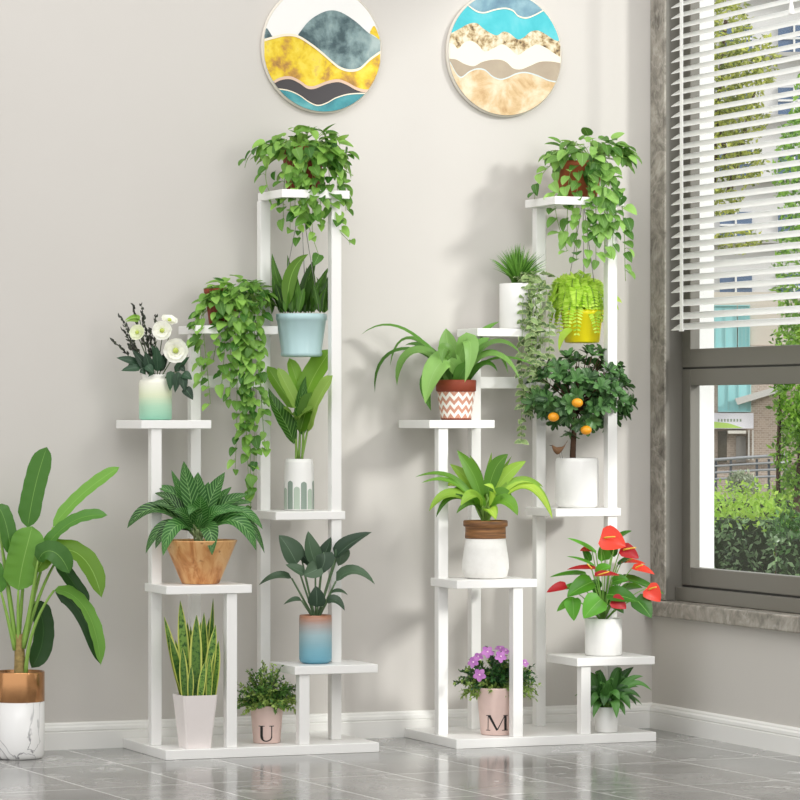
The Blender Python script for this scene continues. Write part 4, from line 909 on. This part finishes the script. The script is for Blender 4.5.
# ------------------------------------------------------------------ round wall art
def disc(name_label, cx, cz, crop, fills, curves, blobs=()):
    """curves: lower-to-upper boundaries as pixel polylines of the photo crop; fills[i] lies under curve i"""
    ox, oy, sc, pcx, pcy = crop; R_ = .167
    r = thing('round_wall_art', (cx, -.0145, cz), 0, name_label, 'wall art', 'round wall art')
    mb = MB(); n = 96; prof = [(R_ - .004, .0138), (R_ - .001, .012), (R_, .009), (R_, .002), (R_ - .001, 0), (R_ - .004, -.0008)]
    rings = [[mb.vert((q * math.cos(2 * math.pi * i / n), d, q * math.sin(2 * math.pi * i / n))) for i in range(n)] for q, d in prof]
    for a, b in zip(rings, rings[1:]):
        for i in range(n): mb.face((a[i], a[(i + 1) % n], b[(i + 1) % n], b[i]))
    mb.face(rings[0], 0, False); mb.face(rings[-1][::-1], 0, False)
    mb.build('disc', plain('canvas_edge', '#e6dfd2', .6), r)
    def conv(p): return ((p[0] / sc + ox - pcx) / 59.8 * R_, (pcy - (p[1] / sc + oy)) / 65.0 * R_)
    def smooth(poly):
        q = [conv(p) for p in poly]
        def fn(x):
            if x <= q[0][0]: a, b = q[0], q[1]; return a[1] if len(q) < 3 else a[1] + (b[1] - a[1]) / (b[0] - a[0]) * (x - a[0]) * .3
            for i in range(len(q) - 1):
                if x <= q[i + 1][0]:
                    p0 = q[max(0, i - 1)]; p1 = q[i]; p2 = q[i + 1]; p3 = q[min(len(q) - 1, i + 2)]
                    u = (x - p1[0]) / (p2[0] - p1[0]); m1 = (p2[1] - p0[1]) / (p2[0] - p0[0]) * (p2[0] - p1[0]); m2 = (p3[1] - p1[1]) / (p3[0] - p1[0]) * (p2[0] - p1[0])
                    return (2 * u ** 3 - 3 * u * u + 1) * p1[1] + (u ** 3 - 2 * u * u + u) * m1 + (-2 * u ** 3 + 3 * u * u) * p2[1] + (u ** 3 - u * u) * m2
            return q[-1][1]
        return fn
    fs = [smooth(c) for c in curves]
    mb = MB(); NX = 150; RR = R_ - .0042; mats = []
    def band(lo, hi, mi, d, xa=-1, xb=1):
        prev = None
        for i in range(NX + 1):
            x = RR * (-1 + 2 * i / NX)
            if x < xa or x > xb: prev = None; continue
            cc = math.sqrt(max(0, RR * RR - x * x)); a = max(-cc, min(cc, lo(x))); b = max(-cc, min(cc, hi(x)))
            if b - a < 1e-5: prev = None; continue
            cur = (mb.vert((x, d, a)), mb.vert((x, d, b)))
            if prev: mb.face((prev[0], cur[0], cur[1], prev[1]), mi, False)
            prev = cur
    allm = []
    for i, (mat, line, lw) in enumerate(fills):
        lo = fs[i - 1] if i > 0 else (lambda x: -1)
        hi = fs[i] if i < len(fs) else (lambda x: 1)
        allm.append(mat); band(lo, hi, len(allm) - 1, -.0010 - .0002 * (len(fills) - i))
        if line:
            allm.append(line); band(lambda x, h=hi: h(x) - lw / 389, hi, len(allm) - 1, -.0028)
    for lo, hi, mat, xa, xb in blobs:
        allm.append(mat); flo, fhi = smooth(lo), smooth(hi); band(flo, fhi, len(allm) - 1, -.0024, conv((xa, 0))[0], conv((xb, 0))[0])
    mb.build('print', allm, r)

def paint(name, stops, scale=9, dist=.25, detail=6, rough=.55):
    t = NT(name); n = t.noise(t.coord(), scale, detail, .62, dist); return t.bsdf(t.ramp(n, stops), rough)
cream = plain('cream_line', '#f1e6cf', .5); pinkl = plain('rose_gold_line', '#d8b9a2', .4); white_ = plain('white_print', '#ecebe8', .55)
teal = paint('teal_wash', [(.3, '#22606c'), (.5, '#3a8f98'), (.7, '#6fb6b8')]); dark_ = plain('charcoal_print', '#3c383b', .5)
gold = paint('gold_wash', [(.3, '#7f5c34'), (.41, '#bf8f38'), (.5, '#e3c21c'), (.6, '#ecd447'), (.72, '#cfa35c')], 16)
slate = paint('slate_wash', [(.28, '#1c2b30'), (.43, '#3f575c'), (.55, '#7d9596'), (.7, '#a9bab8')], 11)
crop1 = (255, 0, 5.926, 322.5, 49.5)
disc('left round wall art with gold and slate-grey mountain waves', (wx(322.5, -.015)), .84 + (417 - 49.5) * depth(-.953, 0) / F, crop1,
     [(teal, cream, 1.2), (dark_, pinkl, 3.0), (gold, cream, 2.6), (white_, None, 0)],
     [[(140, 540), (200, 548), (260, 572), (320, 612), (370, 630), (420, 615), (480, 580), (560, 555), (690, 545)],
      [(100, 505), (150, 475), (210, 466), (260, 486), (310, 518), (350, 518), (420, 488), (490, 472), (540, 486), (600, 516), (660, 527), (720, 505)],
      [(40, 255), (100, 235), (180, 213), (250, 217), (330, 262), (400, 315), (450, 358), (500, 395), (560, 410), (620, 395), (680, 338), (755, 280)]],
     blobs=[([(200, 245), (250, 230), (330, 275), (400, 328), (450, 371), (500, 408), (560, 423), (620, 408), (680, 351), (755, 293)], [(255, 215), (320, 130), (400, 75), (460, 60), (520, 75), (600, 125), (670, 185), (755, 235)], slate, 255, 760),
            ([(40, 268), (105, 240)], [(40, 160), (70, 180), (108, 238)], slate, 40, 106), ([(670, 188), (705, 200), (745, 235)], [(676, 185), (706, 143), (738, 215)], gold, 680, 738)])
aqua = paint('aqua_wash', [(.3, '#22a8b4'), (.5, '#44bcc6'), (.7, '#74c8d0')], 7); blue = paint('blue_slate_wash', [(.3, '#4d6f86'), (.5, '#6f97a8'), (.7, '#9cc0c8')], 10)
rock = paint('speckled_rock', [(.34, '#3f3120'), (.42, '#9a7f55'), (.5, '#c9b790'), (.62, '#e2d8c2')], 48, .3); taupe = paint('taupe_wash', [(.3, '#9a8a76'), (.7, '#b3a48e')], 6)
sand = paint('sand_wash', [(.28, '#b08652'), (.42, '#cfb184'), (.54, '#dcc8a6'), (.72, '#e8dcc6')], 18, .4); cream2 = plain('cream_print', '#ebe3d0', .55); palebl = plain('pale_blue_line', '#cfd9d8', .5)
crop2 = (440, 0, 6.154, 505, 54.5)
disc('right round wall art with turquoise, rock and sand waves', (wx(505, -.015)), .84 + (417 - 54.5) * depth(-.434, 0) / F, crop2,
     [(sand, palebl, 1.4), (taupe, None, 0), (cream2, None, 0), (rock, None, 0), (aqua, cream, 1.5), (blue, None, 0)],
     [[(50, 400), (90, 470), (120, 492), (170, 455), (220, 435), (270, 440), (320, 480), (370, 495), (420, 480), (470, 455), (530, 445), (600, 460), (680, 490), (760, 500)],
      [(40, 380), (90, 385), (140, 410), (200, 422), (250, 395), (310, 378), (370, 375), (410, 390), (450, 425), (500, 430), (560, 405), (620, 378), (690, 372), (760, 380)],
      [(40, 280), (75, 290), (100, 315), (140, 275), (180, 262), (220, 280), (270, 325), (330, 300), (380, 275), (430, 300), (480, 338), (540, 300), (600, 268), (660, 285), (700, 310), (760, 345)],
      [(40, 230), (110, 190), (170, 155), (220, 150), (260, 180), (310, 210), (350, 220), (390, 195), (430, 205), (480, 240), (520, 225), (560, 190), (610, 178), (660, 200), (720, 235), (760, 240)],
      [(150, 25), (220, 70), (270, 75), (330, 55), (400, 42), (450, 55), (480, 85), (530, 97), (580, 80), (650, 40)]])

# ------------------------------------------------------------------ outside the window
def far(px, b): t_ = (px - 400) / F; return (CX + b * (FV[0] + t_ * RV[0]), CY + b * (FV[1] + t_ * RV[1]))
def rowz(py, b): return H - (py - YH) * b / F
mb = MB(); mb.box(.125, 60, -12, 110, -.40, -.32); o = mb.build('garden_ground', plain('garden_soil', '#6c6a52', .95, var=.25, vscale=3)); o['kind'] = 'structure'
GZ = -.32
def scatter(mb, n, pos, size, mi=0, up=.5, asp=.5):
    for i in range(n):
        p = pos(); o = sph(); L = size * rnd(.7, 1.25); Nn = sph() + Vector((-.2, -.4, up))
        leaf(mb, [p, p + o * L * .5, p + o * L], L * asp, 'ovate', Nn, fold=.2, n=2, cols=1, mi=mi)
M['hedge_d'] = leafmat('hedge_leaf', '#2c5a22', '#5f8f48', trans=.2); M['hedge_l'] = leafmat('hedge_new_growth', '#86b532', '#b2d65a', trans=.35, dark=1); M['glossy'] = leafmat('glossy_shrub_leaf', '#3c7030', '#a9c896', trans=.2, rough=.25)
def hedge(px0, px1, b, pytop, dep, n, label, size, mats, group='garden hedges', topfrac=.35, skin=True):
    random.seed(int(px0 + b * 10)); w = (px1 - px0) * b / F; x, y = far((px0 + px1) / 2, b); zt = rowz(pytop, b) - GZ
    r = thing('hedge', (x, y, GZ), -TH - .10, label, 'hedge', group)
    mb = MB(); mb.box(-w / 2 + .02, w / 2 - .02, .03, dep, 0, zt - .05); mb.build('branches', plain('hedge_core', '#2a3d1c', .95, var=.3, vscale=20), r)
    mb = MB()
    def front():
        u = random.random()
        return Vector((rnd(-w / 2, w / 2), rnd(-.03, .05), zt * (.02 + .93 * u)))
    def top(): return Vector((rnd(-w / 2, w / 2), rnd(-.03, dep), zt + rnd(-.07, .02) + .02 * math.sin(random.random() * 6)))
    scatter(mb, int(n * (1 - topfrac)), front, size, 0); scatter(mb, int(n * topfrac), top, size, 1, up=1)
    mb.build('foliage', mats, r)
hedge(480, 778, 13.2, 507, .5, 8500, 'low hedge nearest the window with lime new growth on top', .030, [M['glossy'], M['hedge_l']], topfrac=.3)
hedge(420, 800, 16.5, 491, .7, 5600, 'bright lime clipped hedge behind the nearest hedge', .030, [M['hedge_l'], M['hedge_l']])
hedge(772, 860, 12.6, 526, .5, 2300, 'dark leafy shrub border under the tree right of the hedge', .032, [M['glossy'], M['hedge_d']])

def tree(px, b, blobs, n, size, mat, label, trunk, tr=.05, group='garden trees', name='tree'):
    random.seed(int(px * 3 + b)); x, y = far(px, b); u = b / F
    r = thing(name, (x, y, GZ), -TH - .1, label, 'tree', group); base = prow(x, y, GZ)
    def L(qx, qy, d=0): return Vector(((qx - px) * u, -d * u, 0 if qy is None else (base - qy) * u))
    mb = MB()
    for tp, r0, r1 in trunk: mb.tube(bez([L(*q) for q in tp], 10), r0, r1, 8)
    mb.build('trunk', M['bark'], r)
    mb = MB(); tot = sum(bx * bz for _, _, bx, bz, _ in blobs)
    for (cx, cy, bx, bz, d) in blobs:
        m = int(n * bx * bz / tot)
        def pos():
            v = sph() * rnd(.35, 1) ** .5; return L(cx + v.x * bx, cy - v.z * bz, d + v.y * (bx + bz) / 2)
        scatter(mb, m, pos, size, 0)
    mb.build('crown', mat, r)
ygreen = leafmat('autumn_green_leaf', '#7f9a34', '#d0d666', trans=.3); bgreen = leafmat('bright_tree_leaf', '#5a9a28', '#a9d85c', trans=.35); mgreen = leafmat('mid_tree_leaf', '#3f7428', '#86ad4e', trans=.3)
tree(727, 26, [(727, 30, 24, 40, 0), (716, 90, 28, 40, 0), (745, 75, 20, 34, 10), (738, 120, 34, 26, 0), (722, 150, 28, 30, 0), (742, 165, 24, 22, 0), (722, 200, 22, 18, 0), (738, 240, 26, 12, 0), (764, 60, 14, 26, -10)], 5200, .05, ygreen, 'thin yellowish-green tree seen through the blind beside the white window reveal', [(((704, None, 0), (706, 300, 0), (712, 150, 0), (726, 20, 0)), .03, .015), (((727, 200, 0), (740, 150, 0), (755, 90, 0)), .025, .01), (((727, 160, 0), (718, 120, 0), (712, 80, 0)), .02, .01)])
tree(812, 15.5, [(800, 175, 27, 70, 0), (830, 120, 40, 70, 0), (800, 270, 28, 55, 0), (840, 260, 40, 90, 0), (798, 345, 27, 40, 0), (800, 400, 28, 50, 0), (835, 420, 40, 70, 0), (796, 450, 24, 36, 5), (795, 500, 22, 30, 5), (800, 380, 26, 60, 20)], 10500, .034, bgreen, 'leafy bright green tree with a slanted trunk at the right edge of the window', [(((786, None, 10), (792, 515, 10), (802, 470, 5), (812, 380, 0), (815, 150, 0)), .022, .012), (((777, None, 0), (779, 500, 0), (777, 440, 0), (782, 380, 0)), .014, .007)])
hb = thing('shrub', far(741, 18.5) + (GZ,), -TH, 'round silvery shrub in front of the garden railing', 'shrub')
mb = MB(); u = 18.5 / F; random.seed(77)
zc = rowz(480, 18.5) - GZ
def pos():
    v = sph() * rnd(.6, 1); return Vector((v.x * 16 * u, v.y * 16 * u, zc + v.z * 14 * u - .02))
scatter(mb, 900, pos, .024, 0); mb.build('foliage', leafmat('silver_leaf', '#8fa37c', '#c3cdb0', trans=.2), hb)
mb = MB(); mb.tube([(0, 0, 0), (0, 0, zc)], .015); mb.build('stem', M['bark'], hb)
# railing
b = 21.0; u = b / F; x, y = far(744, b)
rl = thing('garden_railing', (x, y, GZ), -TH, 'grey metal garden railing with horizontal bars across the path', 'railing')
mb = MB(); base = prow(x, y, GZ)
for i, (ya, yb_) in enumerate(((463, 455), (469, 462), (475, 469), (481, 476))):
    mb.tube(bez([((480 - 744) * u, 0, (base - ya - 9) * u), ((690 - 744) * u, 0, (base - ya - 1) * u), ((730 - 744) * u, 0, (base - (ya + yb_) / 2 + 1.5) * u), ((790 - 744) * u, 0, (base - yb_) * u)], 8), .008 if i else .011, seg=6)
mb.build('rails', plain('rail_steel', '#a3a6aa', .4, .5), rl)
for q in (520, 570, 620, 670, 716, 731, 757, 769):
    mb = MB(); mb.box((q - 744 - 1.2) * u, (q - 744 + 1.2) * u, .0, .02, 0, (base - 459) * u); mb.build('post', plain('rail_post', '#4a4e55', .5, .3), rl)
# shop building
b = 44.0; u = b / F; x, y = far(743, b)
bd = thing('shop_building', (x, y, GZ), -TH - .1, 'brick and glass building with a white and green shop sign beyond the garden', 'building'); base = prow(x, y, GZ)
def rect(mb, x0, x1, y0, y1, d0, d1): mb.box((x0 - 743) * u, (x1 - 743) * u, -d1, -d0, (base - y1) * u, (base - y0) * u)
t = NT('brown_brick'); br = t.n('ShaderNodeTexBrick'); br.inputs['Scale'].default_value = 9; br.inputs['Color1'].default_value = srgb('#a8978a'); br.inputs['Color2'].default_value = srgb('#bba99b'); br.inputs['Mortar'].default_value = srgb('#cdc2b6'); t.l(t.coord(rot=(math.pi / 2, 0, 0)), br.inputs['Vector']); M['brick'] = t.bsdf(br.outputs[0], .85)
mb = MB(); rect(mb, 330, 1000, 345, 470, -2.5, 0); rect(mb, 330, 1000, 462, base, -2.5, 0); mb.build('wall', M['brick'], bd)
M['concrete'] = plain('beige_concrete', '#d2c8bb', .8, var=.08, vscale=4)
mb = MB(); rect(mb, 330, 1000, 292, 345, -2.5, -.02); mb.build('upper_wall', M['concrete'], bd)
M['tealglass'] = NT('teal_shop_glass').bsdf('#9ed6d8', .12, 0, .6)
for (a, c_, e, g_) in ((620, 680, 352, 412), (520, 580, 352, 412), (420, 480, 352, 412), (718, 751, 352, 412), (706, 737, 305, 348), (738, 750, 305, 348)):
    mb = MB(); rect(mb, a, c_, e, g_, .0, .03); w = mb.build('window', M['tealglass'], bd)
    mb = MB(); rect(mb, a, c_, e, e + 1.2, .03, .06); rect(mb, a, c_, g_ - 1.2, g_, .03, .06)
    for q in (a, a + (c_ - a) * .3, a + (c_ - a) * .62, c_ - 1): rect(mb, q, q + .8, e, g_, .03, .05)
    mb.build('window_bars', plain('teal_bars', '#9fcfce', .4), w)
mb = MB(); rect(mb, 702, 753.5, 413, 428.5, .04, .14); sg = mb.build('sign', plain('sign_white', '#eceaf2', .5), bd)
mb = MB(); v = [mb.vert(((q - 743) * u, -.1415, (base - w_) * u)) for q, w_ in ((703, 428), (743, 428), (728, 423), (703, 420.5))]; mb.face(v, 0, False); mb.build('sign_swoosh', plain('sign_green', '#b5d86a', .5), sg)
mb = MB()
for i in range(8):
    q = 718 + i * 3.1
    for dx, dz, ww, hh in ((0, 0, 1.7, .5), (0, 1.0, 1.7, .5), (0, 2.0, 1.7, .5), (.6, 0, .5, 2.5)): v = [mb.vert(((q + dx + a_ * ww - 743) * u, -.142, (base - 421.5 + dz + c_ * hh) * u)) for a_, c_ in ((0, 0), (1, 0), (1, 1), (0, 1))]; mb.face(v, 0, False)
mb.build('sign_lettering', plain('sign_ink', '#5f7f4a', .5), sg)
mb = MB(); rect(mb, 728, 746, 430.5, 433.5, .02, .3); mb.build('door_canopy', plain('canopy_cream', '#e6e2d8', .6), bd)
mb = MB(); rect(mb, 736, 746, 436, 462, .0, .04); mb.build('door', plain('grey_door', '#807c78', .5), bd)
mb = MB(); rect(mb, 718, 727, 431, 462, .0, .03); mb.build('shop_window', plain('dark_glass', '#4a4438', .2), bd)
for q in (748, 752):
    mb = MB(); rect(mb, q, q + 1.6, 430, 460, .02, .08); mb.build('drainpipe', plain('pipe_white', '#dcd9d4', .5), bd)
mb = MB()
vs = [mb.vert(((q - 743) * u, d, (base - w_) * u)) for q, w_, d in ((735, 399, -.9), (790, 383, -.9), (790, 389, -.9), (738, 405, -.9), (735, 399, 0), (790, 383, 0), (790, 389, 0), (738, 405, 0))]
for q in ((0, 1, 2, 3), (4, 7, 6, 5), (0, 4, 5, 1), (3, 2, 6, 7), (0, 3, 7, 4), (1, 5, 6, 2)): mb.face([vs[i] for i in q], 0, False)
mb.build('awning', plain('awning_grey', '#c9c7c2', .6), bd)
# apartment block
b = 62.0; u = b / F; x, y = far(760, b)
ap = thing('apartment_block', (x, y, GZ), -TH - .1, 'pale grey apartment block with bluish windows behind the garden trees', 'building'); base = prow(x, y, GZ)
def rect2(mb, x0, x1, y0, y1, d0, d1): mb.box((x0 - 760) * u, (x1 - 760) * u, -d1, -d0, (base - y1) * u, (base - y0) * u)
mb = MB(); rect2(mb, 300, 1120, -120, base, -5, 0); mb.build('wall', plain('pale_render', '#e4e2e0', .85, var=.04, vscale=2), ap)
for q in range(310, 1090, 58):
    for e in range(-100, 300, 62):
        mb = MB(); rect2(mb, q + 4, q + 36, e + 2, e + 32, 0, .05); w = mb.build('window', plain('blue_glass', '#5a7190', .15), ap)
        mb = MB(); rect2(mb, q + 19, q + 21, e + 2, e + 32, .05, .08); rect2(mb, q + 4, q + 36, e + 14, e + 16, .05, .08); mb.build('window_bars', M['white'], w)
for e in range(-62, 300, 62):
    mb = MB(); rect2(mb, 300, 1120, e - 8, e - 4, 0, .3); mb.build('ledge', plain('ledge_grey', '#b9b7b4', .8), ap)

# ------------------------------------------------------------------ light and camera
w = bpy.data.worlds.new('daylight'); SC.world = w; w.use_nodes = True
bg = w.node_tree.nodes['Background']; bg.inputs[0].default_value = (1.0, 1.0, 1.0, 1); bg.inputs[1].default_value = .99
sun = bpy.data.lights.new('sun', 'SUN'); sun.energy = 1.75; sun.angle = math.radians(8); sun.color = (1, .98, .945)
so = bpy.data.objects.new('sun', sun); COL.objects.link(so); so.rotation_euler = Vector((-.52, .66, -.345)).to_track_quat('-Z', 'Y').to_euler()
la = bpy.data.lights.new('overhead_fill', 'AREA'); la.shape = 'RECTANGLE'; la.size = 2.4; la.size_y = 1.0; la.energy = 17; la.color = (1, .992, .98)  # unseen overhead fill light, added to brighten the upper back wall
lo = bpy.data.objects.new('overhead_fill', la); COL.objects.link(lo); lo.location = (-2.0, -1.6, 3.0); lo.rotation_euler = Vector((.0, .35, -1)).to_track_quat('-Z', 'Y').to_euler()
lb = bpy.data.lights.new('front_fill', 'AREA'); lb.shape = 'DISK'; lb.size = 1.0; lb.energy = 6; lb.spread = math.radians(110); lb.color = (1, .985, .96)  # unseen fill light from the front, added to brighten the right stand
lbo = bpy.data.objects.new('front_fill', lb); COL.objects.link(lbo); lbo.location = (-.2, -2.8, 1.75); lbo.rotation_euler = (Vector((-.5, 0, .7)) - lbo.location).to_track_quat('-Z', 'Y').to_euler()

cam = bpy.data.cameras.new('camera'); cam.sensor_width = 36; cam.lens = F / 800 * 36; cam.shift_y = (YH - 400) / 800; cam.clip_end = 300
co = bpy.data.objects.new('camera', cam); COL.objects.link(co); co.location = (CX, CY, H); co.rotation_euler = (math.pi / 2, 0, -TH)
SC.camera = co
vs_ = SC.view_settings; vs_.view_transform = 'Standard'; vs_.look = 'None'; vs_.gamma = 1; vs_.use_curve_mapping = False; vs_.exposure = 0.33
